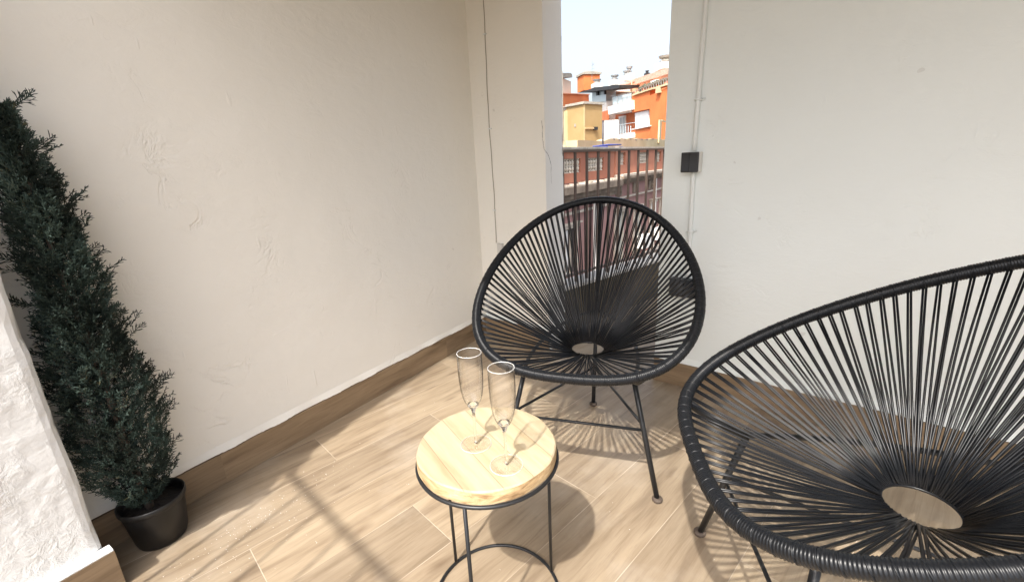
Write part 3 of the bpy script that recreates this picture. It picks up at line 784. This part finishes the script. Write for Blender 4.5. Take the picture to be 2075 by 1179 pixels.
# lower walls, their street shade put into the colour
fpart('wall', M['mauve'], fb, lambda b: box(b, S0, S1, -7, -.02, -14, z_(1200, 352), F.at))
def cols(b, segs, z0, z1, o0=-.17, o1=0):
    for a, c in segs: box(b, F.sz(a, 340)[0], F.sz(c, 340)[0], o0, o1, z0, z1, F.at)
zo1, zo0 = z_(1155, 322), z_(1155, 351.5)   # left openings
fpart('parapet_wall', M['terracotta'], fb, lambda b: (box(b, S0, SM, -.34, 0, z_(1155, 371), zo0, F.at),
    cols(b, ((1100, 1137.5), (1176.5, 1192), (1223, 1244.8)), zo0 + .002, zo1), box(b, S0, SM, -.17, .0, zo1 + .002, zo1 + .22, F.at)))
zr1, zr0 = z_(1257, 309.5), z_(1257, 334.5)
fpart('parapet_wall', M['terracotta'], fb, lambda b: (box(b, SM + .01, S1, -.34, .04, z_(1257, 353), zr0, F.at),
    cols(b, ((1245.3, 1249.5), (1265.2, 1289.5), (1312.5, 1325), (1337, 1360), (1375, 1420)), zr0 + .002, zr1, -.17, .04), box(b, SM + .01, S1, -.17, .04, zr1 + .002, zr1 + .10, F.at)))
def baluster(bm, u, o, z0, z1, r):
    h = z1 - z0
    pr = [(r * .9, 0), (r * .9, .06), (r * .45, .1), (r * .95, .28), (r * .55, .45), (r * .42, .5), (r * .55, .55), (r * .95, .72), (r * .45, .9), (r * .9, .94), (r * .9, 1)]
    c = F.at(u, o, 0); lathe(bm, [(a, z0 + h * q) for a, q in pr], 8, c.x, c.y)
for (a, c, q0, q1, n) in ((1138, 1176.5, zo0, zo1, 7), (1192, 1223, zo0, zo1, 6), (1249.5, 1265.2, zr0, zr1, 5), (1289.5, 1312.5, zr0, zr1, 7), (1325, 1337, zr0, zr1, 5), (1360, 1375, zr0, zr1, 6)):
    ua, uc = F.sz(a, 340)[0], F.sz(c, 340)[0]
    def mk(b):
        for i in range(n): baluster(b, ua + (uc - ua) * (i + .5) / n, -.07, q0 + .003, q1 - .002, (uc - ua) / n * .36)
        box(b, ua + .002, uc - .002, -.10, -.04, q0 + (q1 - q0) * .47, q0 + (q1 - q0) * .53, F.at)
    fpart('balustrade', M['baluster'], fb, mk)
    fpart('opening', M['shadow_void'], fb, lambda b: box(b, ua - .01, uc + .01, -.22, -.18, q0 - .05, q1 + .1, F.at))
# copings and cornices
fpart('coping', M['string'], fb, lambda b: box(b, S0, SM + .1, -.42, .07, zo1 + .19, zo1 + .27, F.at))
fpart('coping', M['grey_stone'], fb, lambda b: (box(b, S0, SM + .25, -.45, .14, zo1 + .272, zo1 + .315, F.at), box(b, S0, S1, -.55, -.05, zo1 + .317, zo1 + .345, F.at)))
fpart('coping', M['string'], fb, lambda b: box(b, SM + .11, S1, -.45, .10, zr1 + .104, zr1 + .20, F.at))
zc = z_(1155, 371)
def teeth(b):
    L = SM - S0; box(b, S0, SM, .0, .33, zc - .095, zc - .055, F.at); r3 = random.Random(4); n = 44
    for i in range(n):
        if r3.random() < .42: box(b, S0 + L * i / n, S0 + L * (i + .6) / n, .0, .30, zc - .054, zc - .054 + r3.uniform(.02, .06), F.at)
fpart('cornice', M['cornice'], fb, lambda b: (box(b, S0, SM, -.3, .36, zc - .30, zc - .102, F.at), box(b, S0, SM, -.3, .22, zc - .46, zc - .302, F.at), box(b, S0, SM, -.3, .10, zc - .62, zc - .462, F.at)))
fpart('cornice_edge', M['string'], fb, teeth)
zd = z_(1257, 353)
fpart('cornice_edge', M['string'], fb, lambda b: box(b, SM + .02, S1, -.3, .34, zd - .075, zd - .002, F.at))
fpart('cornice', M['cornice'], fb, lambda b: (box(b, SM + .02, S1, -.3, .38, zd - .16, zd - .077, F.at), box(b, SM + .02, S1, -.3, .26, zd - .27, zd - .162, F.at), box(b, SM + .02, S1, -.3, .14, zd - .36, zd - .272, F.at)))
zs1 = z_(1300, 392) 
fpart('string_course', M['string'], fb, lambda b: (box(b, SM + .02, S1, -.05, .10, zs1, zs1 + .06, F.at), box(b, S0, SM - .01, -.05, .09, zc - .95, zc - .88, F.at)))
for a in (1253, 1287, 1318):   # square frieze panels with a raised rosette
    u0 = F.sz(a - 4.5, 380)[0]; u1 = F.sz(a + 6.5, 380)[0]; zt_ = zd - .40; zb_ = zs1 + .10
    def pn(b):
        box(b, u0, u1, -.02, .03, zb_, zt_, F.at)
        c = F.at((u0 + u1) / 2, .05, (zb_ + zt_) / 2)
        bmesh.ops.create_uvsphere(b, u_segments=8, v_segments=6, radius=(zt_ - zb_) * .22, matrix=Matrix.Translation(c))
        box(b, (u0 + u1) / 2 - .05, (u0 + u1) / 2 + .05, .03, .09, zb_ + .05, zt_ - .05, F.at)
    fpart('frieze_panel', M['cornice'], fb, pn)
# windows below, with reveals, shutters and curtains
def window(a, c, yt, yb, style):
    u0 = F.sz(a, yt)[0]; u1 = F.sz(c, yt)[0]; zt_ = z_(a, yt); zb_ = z_(a, yb); wd_ = u1 - u0
    t_ = fpart('window', M['shadow_void'] if style != 'louvre' else M['wood_louvre'], fb, lambda b: box(b, u0, u1, -.02, -.005, zb_, zt_, F.at))
    def sub(name, m, fn):
        b2 = newbm(); fn(b2); o = obj(name, b2, m, t_); return o
    sub('surround', M['string'], lambda b: (box(b, u0 - .09, u0, -.01, .05, zb_, zt_, F.at), box(b, u1, u1 + .09, -.01, .05, zb_, zt_, F.at), box(b, u0 - .14, u1 + .14, -.01, .10, zt_ + .001, zt_ + .12, F.at), box(b, u0 - .2, u1 + .2, -.01, .16, zt_ + .121, zt_ + .17, F.at)))
    if style == 'louvre':
        sub('slats', M['wood_louvre'], lambda b: [box(b, u0 + .04, u1 - .04, 0, .02, zb_ + (zt_ - zb_) * i / 34, zb_ + (zt_ - zb_) * (i + .6) / 34, F.at) for i in range(34)])
    else:
        sub('frame', M['string'], lambda b: (box(b, u0 + .02, u0 + .08, 0, .03, zb_, zt_, F.at), box(b, u1 - .08, u1 - .02, 0, .03, zb_, zt_, F.at), box(b, (u0 + u1) / 2 - .03, (u0 + u1) / 2 + .03, 0, .035, zb_, zt_, F.at)))
        sub('curtain', M['white_render'], lambda b: (box(b, u0 + .08, u0 + .08 + wd_ * .2, 0.001, .015, zb_, zt_ - .05, F.at),))
window(1142, 1166, 466, 560, 'curtain')
window(1247, 1261, 432, 545, 'louvre')
window(1285, 1296, 425, 520, 'louvre')
window(1318, 1327, 411, 490, 'curtain')
window(1337, 1345, 407, 480, 'louvre')
fpart('downpipe', M['white_render'], fb, lambda b: tube(b, [F.at(F.sz(1325, 370)[0], .09, zd - .35), F.at(F.sz(1325, 370)[0], .09, -10)], .05, 8))
fpart('downpipe', M['white_render'], fb, lambda b: tube(b, [F.at(F.sz(1199, 400)[0], .12, zc - .6), F.at(F.sz(1199, 400)[0], .12, -10)], .06, 8))
# balconies low down at the right, with air units and leaves
zb = z_(1300, 528)
fpart('balcony', M['string'], fb, lambda b: (box(b, F.sz(1268, 520)[0], S1, 0, .7, zb - .18, zb, F.at), box(b, F.sz(1268, 520)[0], S1, .66, .70, zb + .001, zb + .75, F.at)))
for a in (1290, 1322):
    u = F.sz(a, 510)[0]
    fpart('air_conditioner', M['white_render'], fb, lambda b: box(b, u - .4, u + .4, .15, .5, zb + .76, zb + 1.3, F.at))

# things on the near roof edge
RFZ = zo1 + .47
v = pix_ray(1221, 300); kk = (RFZ - CAM.z) / v.z if abs(v.z) > 1e-4 else 14
Q = Plane(F.at(F.sz(1221, 300)[0], -1.6, 0), faz)
uq, zq = Q.sz(1221.5, 301); _, zt_ = Q.sz(1221.5, 246)
pp = thing('roof_pole', Q.at(uq, 0, zq), 'dark grey pole rising from the roof opposite beside blue rack', 'pole')
b2 = newbm(); tube(b2, [Q.at(uq, 0, zq - .3), Q.at(uq, 0, zt_)], .04, 10); rel(obj('shaft', b2, M['paint_pole'], pp, True), pp)
pp_l = pp.location
b2 = newbm(); tube(b2, [Q.at(uq, 0, zt_), Q.at(uq, 0, zt_ + .03)], .05, 10); rel(obj('cap', b2, M['paint_pole'], pp, True), pp)
rk = thing('blue_rack', Q.at(uq, 0, zq), 'flat blue plastic rack lying on the roof at the pole foot', 'rack')
ua = Q.sz(1199, 300)[0]; ub = Q.sz(1234, 300)[0]
for j in range(5):
    b2 = newbm(); o_ = .06 + j * .13; tube(b2, [Q.at(ua + j * .03, o_, zq + .07 + .01 * j), Q.at(ub - j * .02, o_, zq + .12)], .026, 6); rel(obj('slat', b2, M['blue'], rk, True), rk)
for s_ in (ua + .08, ub - .12):
    b2 = newbm(); box(b2, s_, s_ + .05, .03, .65, zq - .02, zq + .05, Q.at); rel(obj('foot', b2, M['blue'], rk), rk)

# ------------------------------------------------------------------ buildings beyond
def mkplane(px, depth, xv):
    v = pix_ray(px, 300); P = CAM + v * (depth / v.dot(FW)); q = pix_ray(xv, 325); return Plane(P, math.atan2(q.x, q.y))
def tpart(pln, name, m, par, items, bev=0, base_o=0):
    """items: ('r', x0,y0,x1,y1,o0,o1) or ('p', [(px,py)...], o0, o1)"""
    b2 = newbm()
    for it in items:
        if it[0] == 'r': pln.rect(b2, *it[1:])
        else: pln.prism(b2, it[1], it[2], it[3])
    return rel(obj(name, b2, m, par, bevel=bev), par)
def subpart(pln, name, m, par, items):
    b2 = newbm()
    for it in items:
        if it[0] == 'r': pln.rect(b2, *it[1:])
        else: pln.prism(b2, it[1], it[2], it[3])
    return obj(name, b2, m, par)

# cream yard wall just behind the near roof
W_ = mkplane(1260, 24, 1037 + 900 * math.tan(math.radians(80)) * .02 + 400)
cw = thing('cream_wall', W_.at(0, 0, 0), 'cream rendered wall with flaking top below the orange house', 'wall')
top = [(1234, 283)]; rng = random.Random(9)
top = []
for i in range(22):
    x = 1237 + i * 5.6; top.append((x, 281 + rng.uniform(-1.0, 1.3) + i * .05))
tpart(W_, 'render', M['cream'], cw, [('p', [(1170, 309), (1170, 284), (1222, 286)] + top + [(1360, 282), (1360, 309)], -.5, 0)])
tpart(W_, 'flaking_top', M['grey_stone'], cw, [('p', [(top[i][0], top[i][1] - .2), (top[i][0] + 4, top[i][1] + rng.uniform(-.3, .6)), (top[i][0] + 3, top[i][1] + rng.uniform(2, 4)), (top[i][0] + 1, top[i][1] + rng.uniform(1, 3))], 0.0, .02) for i in range(1, 18, 2)])
tpart(W_, 'pipe', M['cream'], cw, [('r', 1337.5, 243, 1341.5, 290, .02, .12), ('r', 1342, 243, 1350, 246, .02, .12)])

# orange apartment house
O = mkplane(1319, 46, 822)
oh = thing('orange_house', O.at(0, 0, 0), 'bright orange apartment house with white roller shutter and tiled roof', 'house')
tpart(O, 'wall', M['orange'], oh, [('p', [(1316.5, 194.5), (1362, 172), (1362, 315), (1316.5, 300)], -6, 0)])
tpart(O, 'wall', M['orange'], oh, [('p', [(1281, 192), (1316.4, 180), (1316.4, 221), (1280.5, 228)], -5, .02)])
tpart(O, 'wall', M['orange'], oh, [('p', [(1279, 262), (1316.4, 256), (1316.4, 300), (1279, 300)], -5, .02)])
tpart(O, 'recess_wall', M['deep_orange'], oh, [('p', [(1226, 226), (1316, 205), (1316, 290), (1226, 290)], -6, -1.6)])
sh_ = tpart(O, 'window', M['shutter'], oh, [('p', [(1286.5, 229.5), (1314.5, 223.3), (1314.5, 256), (1287.5, 261)], -1.5, -.25)])
subpart(O, 'sill', M['white_render'], sh_, [('p', [(1277, 262), (1316, 254), (1316, 256.5), (1277, 264.5)], -.3, .2)])
bmx = newbm()
for k in range(16):
    y = 231 + k * 1.85; O.prism(bmx, [(1287.6, y), (1314, y - 6 + .1 * k), (1314, y - 5.1 + .1 * k), (1287.6, y + .9)], -.25, -.22)
obj('slats', bmx, M['shutter'], sh_)
dr = tpart(O, 'balcony_door', M['white_render'], oh, [('p', [(1253.5, 236.5), (1267.5, 233.8), (1267.5, 270), (1253.5, 272)], -1.6, -1.5)])
subpart(O, 'pane', M['pale_glass'], dr, [('p', [(1255.5, 239.5), (1259.6, 238.7), (1259.6, 270), (1255.5, 270)], -1.5, -1.46), ('p', [(1261.4, 238.3), (1265.6, 237.5), (1265.6, 269), (1261.4, 269)], -1.5, -1.46)])
bal = tpart(O, 'balcony', M['white_render'], oh, [('p', [(1246, 275), (1279, 268), (1279, 279.5), (1246, 283.5)], -1.5, .5)])
subpart(O, 'balcony_rail', M['pale_glass'], bal, [('p', [(1246, 254.5), (1286, 248), (1286, 249), (1246, 255.7)], .42, .5)] + [('p', [(x, 255), (x + .9, 255), (x + .9, 276), (x, 276)], .43, .47) for x in range(1247, 1280, 5)])
# upper terrace
tpart(O, 'wall', M['salmon'], oh, [('p', [(1229, 184.5), (1283, 187), (1283, 215), (1229, 238)], -3.2, -2.0)])
tpart(O, 'wall', M['salmon'], oh, [('p', [(1283.5, 171), (1362, 150), (1362, 190), (1283.5, 196)], -7, -3.4)])
tpart(O, 'wall', M['salmon'], oh, [('p', [(1254, 175), (1287, 166), (1287, 195), (1254, 195)], -7.5, -4.0)])
tpart(O, 'window', M['shadow_void'], oh, [('p', [(1259, 183), (1277, 177.8), (1277, 190), (1259, 192)], -4.0, -3.95)])
bal2 = tpart(O, 'balcony', M['white_render'], oh, [('p', [(1231, 217), (1280, 203.5), (1280, 222), (1233, 232.5)], -1.9, .35)])
subpart(O, 'balcony_rail', M['zinc'], bal2, [('p', [(1238, 195), (1281, 186.5), (1281, 187.3), (1238, 195.8)], .2, .25)] + [('p', [(x, 195), (x + .8, 194.8), (x + .8, 214), (x, 215)], .2, .24) for x in (1240, 1250, 1260, 1270)])
subpart(O, 'balcony_screen', M['pale_glass'], bal2, [('p', [(1242, 197), (1279, 189), (1279, 203), (1242, 213)], .0, .03)])
tpart(O, 'roof_coping', M['cream'], oh, [('p', [(1281, 191.5), (1316, 180.5), (1362, 166), (1362, 170), (1316, 183), (1281, 194.5)], -.6, .18)])
tpart(O, 'buttress', M['cream'], oh, [('r', 1328.5, 178, 1335.5, 190, 0, .3)])
tpart(O, 'roof', M['roof_tile'], oh, [('p', [(1286, 160), (1344, 141), (1362, 136), (1362, 146.5), (1286, 170)], -8.5, -3.6)])
bmx = newbm()
for k in range(30):
    x = 1287 + k * 2.6; y = 169.8 - k * .83; O.prism(bmx, [(x, y - 2.2), (x + 1.3, y - 2.6), (x + 1.3, y + .9), (x, y + 1.3)], -3.6, -3.1)
rel(obj('roof_edge', bmx, M['roof_tile'], oh), oh)
tpart(O, 'roof', M['roof_tile'], oh, [('p', [(1250, 174.5), (1288, 159), (1288, 165), (1250, 178)], -8.5, -3.9)])
bmx = newbm(); tube(bmx, [O.at(*(lambda q: (q[0], -1.9, q[1]))(O.sz(1280, 206, -1.9))), O.at(*(lambda q: (q[0], -1.9, q[1]))(O.sz(1280, 157, -1.9)))], .07, 8)
rel(obj('corner_post', bmx, M['cream'], oh), oh)
tpart(O, 'air_conditioner', M['white_render'], oh, [('r', 1318, 165, 1328, 172.5, -3.3, -2.8)])
tpart(O, 'roof_terrace_rail', M['zinc'], oh, [('p', [(1283, 186), (1362, 152.5), (1362, 153.4), (1283, 187)], -.3, -.22)] + [('p', [(x, 186 - (x - 1283) * .42), (x + .35, 186 - (x - 1283) * .42), (x + .35, 193 - (x - 1283) * .30), (x, 193 - (x - 1283) * .30)], -.3, -.24) for x in range(1284, 1356, 5)])
bmx = newbm(); rng = random.Random(21)
for k in range(60):
    x = rng.uniform(1296, 1352); y = 187 - (x - 1283) * .33 - rng.uniform(0, 5)
    oo = -.9 - 2 * rng.random(); u, z = O.sz(x, y, oo); c = O.at(u, oo, z); r = rng.uniform(.08, .3)
    bmesh.ops.create_icosphere(bmx, subdivisions=1, radius=r, matrix=Matrix.Translation(c) @ Matrix.Rotation(rng.random() * 3, 4, 'X'))
pg = rel(obj('terrace_plants', bmx, M['plant_green']), oh) if False else obj('terrace_plants', bmx, M['plant_green'], oh)
pg.matrix_parent_inverse = Matrix.Translation(-oh.location)
def chimney(pln, x0, x1, yt, yb, label, m, cap, o=-5, cowl=True):
    u0, z0 = pln.sz(x0, yb, o); u1, zt = pln.sz(x1, yt, o); z1 = pln.sz(x0, yt, o)[1]; uc = (u0 + u1) / 2; h = z1 - z0; wd_ = abs(u1 - u0)
    c = pln.at(uc, o, 0)
    t_ = thing('chimney', (c.x, c.y, z0), label, 'chimney')
    wd_ *= .86 if cowl else .62
    b2 = newbm(); a = wd_ * .5; 
    f = lambda u, o_, z: pln.at(uc + u, o + o_, z)
    box(b2, -a, a, -a, a, z0, z0 + h * (.5 if cowl else .82), f); rel2(obj('stack', b2, m, t_), t_)
    b2 = newbm()
    if cowl:
        lathe(b2, [(a * .55, z0 + h * .5), (a * .55, z0 + h * .86), (a * .85, z0 + h * .86), (a * .95, z0 + h), (0, z0 + h)], 12, c.x, c.y)
        lathe(b2, [(a * .8, z0 + h * .62), (a * .8, z0 + h * .68)], 12, c.x, c.y)
    else:
        box(b2, -a * 1.15, a * 1.15, -a * 1.15, a * 1.15, z0 + h * .821, z0 + h * .93, f); box(b2, -a * .8, a * .8, -a * .8, a * .8, z0 + h * .931, z0 + h, f)
    rel2(obj('cowl', b2, cap, t_), t_)
    return t_
def rel2(o, par): o.matrix_parent_inverse = Matrix.Translation(-par.location); return o
chimney(O, 1271, 1279, 137.5, 165, 'taller zinc topped chimney of close pair on the tiled roof', M['white_render'], M['zinc'])
chimney(O, 1265, 1273.5, 146, 166, 'shorter zinc topped chimney of close pair on the tiled roof', M['white_render'], M['zinc'], -4.6)
chimney(O, 1241, 1250, 155, 175, 'single small zinc chimney midway along the roof ridge', M['white_render'], M['zinc'])
chimney(O, 1205.5, 1214, 163.5, 180, 'small zinc chimney just right of the orange chimney block', M['white_render'], M['zinc'])
chimney(O, 1339, 1361, 119, 146, 'large white chimney at right end of the tiled roof', M['white_render'], M['grey_stone'])
chimney(O, 1308.5, 1314, 145, 155, 'tiny dark flue pipe on tiled roof before the large white chimney', M['dark_roof'], M['dark_roof'])
oc = chimney(O, 1182, 1203.5, 153, 190, 'broad orange rendered chimney block left of the dark roof', M['orange'], M['grey_stone'], -7, False)

# pergola roofed penthouse
Pn = mkplane(1229, 57, 822)
gh = thing('glazed_penthouse', Pn.at(0, 0, 0), 'white glazed penthouse under thin dark roof, left of orange house', 'penthouse')
tpart(Pn, 'wall', M['white_render'], gh, [('p', [(1196, 207), (1229, 205), (1229, 300), (1196, 300)], -1.5, 0)])
tpart(Pn, 'window_wall', M['pale_glass'], gh, [('p', [(1200, 184.5), (1228.8, 182), (1228.8, 206), (1200, 208)], -4, -.3)])
tpart(Pn, 'window_frame', M['dark_roof'], gh, [('r', 1208, 183, 1211.5, 207, -.3, -.1)])
tpart(Pn, 'window_frame', M['dark_roof'], gh, [('r', 1223.5, 182, 1226, 206, -.3, -.1)])
tpart(Pn, 'balcony_rail', M['pale_glass'], gh, [('p', [(1201, 195.5), (1228, 191.5), (1228, 206), (1201, 208)], .05, .09)])
tpart(Pn, 'roof', M['dark_roof'], gh, [('p', [(1172, 188.5), (1208, 177), (1256, 172.5), (1253, 179), (1229, 182.5), (1210, 184), (1176, 188.8)], -1.5, 1.0)])
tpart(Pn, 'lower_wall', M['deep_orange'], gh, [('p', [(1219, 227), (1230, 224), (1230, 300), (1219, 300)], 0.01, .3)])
Wk = mkplane(1229, 42, 822)
wb = thing('white_wall_block', Wk.at(0, 0, 0), 'plain white rendered wall block between ochre tower and balcony', 'wall')
tpart(Wk, 'render', M['white_render'], wb, [('p', [(1221, 244.5), (1245, 243), (1245, 305), (1221, 305)], -.4, 0)])

# terracotta terrace wall with the big round topped chimney
Tn = mkplane(1165, 40, 1500)
tw = thing('terracotta_terrace_wall', Tn.at(0, 0, 0), 'terracotta rendered roof wall with pale coping above ochre tower', 'wall')
tpart(Tn, 'render', M['orange'], tw, [('p', [(1120, 189.5), (1193, 192), (1195, 240), (1120, 240)], -1.2, 0)])
tpart(Tn, 'coping', M['salmon'], tw, [('p', [(1120, 187.8), (1196, 190.5), (1196, 192.2), (1120, 189.6)], -1.3, .15)])
big = thing('chimney', Tn.at(0, -1, 0), 'pale pink chimney with rounded cap, leftmost on the skyline', 'chimney')
tpart(Tn, 'stack', noisy('pale_pink_render', (.66, .50, .38), (.74, .58, .46), .8), big, [('r', 1137.5, 157.5, 1157, 190, -1.0, -.15)])
tpart(Tn, 'cap', M['grey_stone'], big, [('p', [(1134.5, 157.6), (1134.8, 151), (1138, 148.2), (1156, 148.2), (1159.5, 151), (1159.8, 157.6)], -1.2, .05)])

# ochre stair tower, two visible faces meeting at its corner
v = pix_ray(1183, 300); kk = 30 / v.dot(FW); PC = CAM + v * kk
ql = pix_ray(1037.5 - 900 * .75, 330); qr = pix_ray(1037.5 + 900 * 1.5, 270)
TL = Plane(PC, math.atan2(-ql.x, -ql.y)); TR = Plane(PC, math.atan2(qr.x, qr.y))
# footprint from the two faces
def cornerpt(pln, px, py=260):
    u, z = pln.sz(px, py); return pln.at(u, 0, 0)
TL = Plane(PC, math.atan2(ql.x, ql.y))
pL = cornerpt(TL, 1146.5); pR = cornerpt(TR, 1220); pC = Vector((PC.x, PC.y, 0)); pB = pL + pR - pC
zt_ = CAM.z + (pix_ray(1183, 214) * (30 / pix_ray(1183, 214).dot(FW))).z
ot = thing('ochre_tower', pC, 'ochre rendered stair tower with thin worn slab roof', 'tower')
def quadprism(b, pts, z0, z1):
    lo = [b.verts.new((p.x, p.y, z0)) for p in pts]; hi = [b.verts.new((p.x, p.y, z1)) for p in pts]; n = len(pts)
    b.faces.new(list(reversed(lo))); b.faces.new(hi)
    for i in range(n): b.faces.new((lo[i], lo[(i + 1) % n], hi[(i + 1) % n], hi[i]))
b2 = newbm(); quadprism(b2, [pL, pC, pR, pB], -3, zt_); rel2(obj('wall', b2, M['ochre'], ot), ot)
cc = (pL + pR) / 2
ex = lambda p, k: cc + (p - cc) * k
b2 = newbm(); quadprism(b2, [ex(p, 1.13) for p in (pL, pC, pR, pB)], zt_ + .001, zt_ + .07); quadprism(b2, [ex(p, 1.02) for p in (pL, pC, pR, pB)], zt_ + .072, zt_ + .17)
rel2(obj('roof', b2, M['grey_stone'], ot), ot)
def on(a, b_, f0, f1, z0, z1, o0, o1, bm):
    d = (b_ - a); n = Vector((d.y, -d.x, 0)).normalized()
    if (CAM - a).dot(n) < 0: n = -n
    P = [a + d * f0 + n * o0, a + d * f1 + n * o0, a + d * f1 + n * o1, a + d * f0 + n * o1]; quadprism(bm, P, z0, z1)
b2 = newbm(); on(pC, pR, .0, .05, -3, zt_ - .002, .0, .04, b2); on(pC, pR, .05, .55, zt_ - 1.55, zt_ - 1.45, .0, .10, b2); on(pC, pR, .05, .5, zt_ - 3.1, zt_ - 3.0, 0, .08, b2); on(pL, pC, -.02, .12, -3, zt_ - .2, .0, .03, b2)
rel2(obj('render_band', b2, M['ochre_light'], ot), ot)
b2 = newbm(); on(pC, pR, .50, .66, zt_ - 1.62, zt_ - 1.42, .0, .18, b2); rel2(obj('bracket', b2, M['dark_roof'], ot), ot)
b2 = newbm(); on(pL, pC, .50, .58, zt_ - 1.35, zt_ - 1.15, .0, .04, b2); rel2(obj('vent', b2, M['grey_stone'], ot), ot)
b2 = newbm(); on(pL, pC, -.12, -.075, zt_ - 2.2, zt_ + 4.2 * .55, .1, .16, b2)
dp = obj('flue_pipe', b2, M['grey_stone']); tag(dp, 'thin grey flue pipe rising beside left edge of ochre tower', 'pipe')
# lower link wall left of tower
b2 = newbm(); on(pL, pC, -.8, -.02, -3, zt_ - .15, -.6, -.02, b2); lk = obj('link_wall', b2, M['cream']); tag(lk, 'narrow cream wall strip left of the ochre tower', 'wall')
b2 = newbm(); on(pL, pC, -.8, .05, zt_ - .149, zt_ - .02, -.7, .04, b2); obj('coping', b2, M['grey_stone'], lk)

# television aerial
u, z = O.sz(1199.5, 157, -7); _, zt2 = O.sz(1199.5, 126, -7)
an = thing('television_aerial', O.at(u, -7, z - .3), 'thin television aerial standing over the orange chimney block', 'aerial')
b2 = newbm(); tube(b2, [O.at(u, -7, z - .5), O.at(u, -7, zt2 + .1)], .035, 6); rel2(obj('mast', b2, M['zinc'], an), an)
b2 = newbm()
hh = zt2 - z
for (dz, l0, l1) in ((.95, -.3, .25), (.78, -.9, .3), (.52, -1.1, .2), (.3, -.3, .3)):
    tube(b2, [O.at(u + l0, -7, z + hh * dz), O.at(u + l1, -7, z + hh * dz)], .022, 5)
for k in range(5):
    uu = u - .9 + .22 * k; tube(b2, [O.at(uu, -7, z + hh * .78 - .25), O.at(uu, -7, z + hh * .78 + .25)], .016, 5)
rel2(obj('element_array', b2, M['zinc'], an), an)
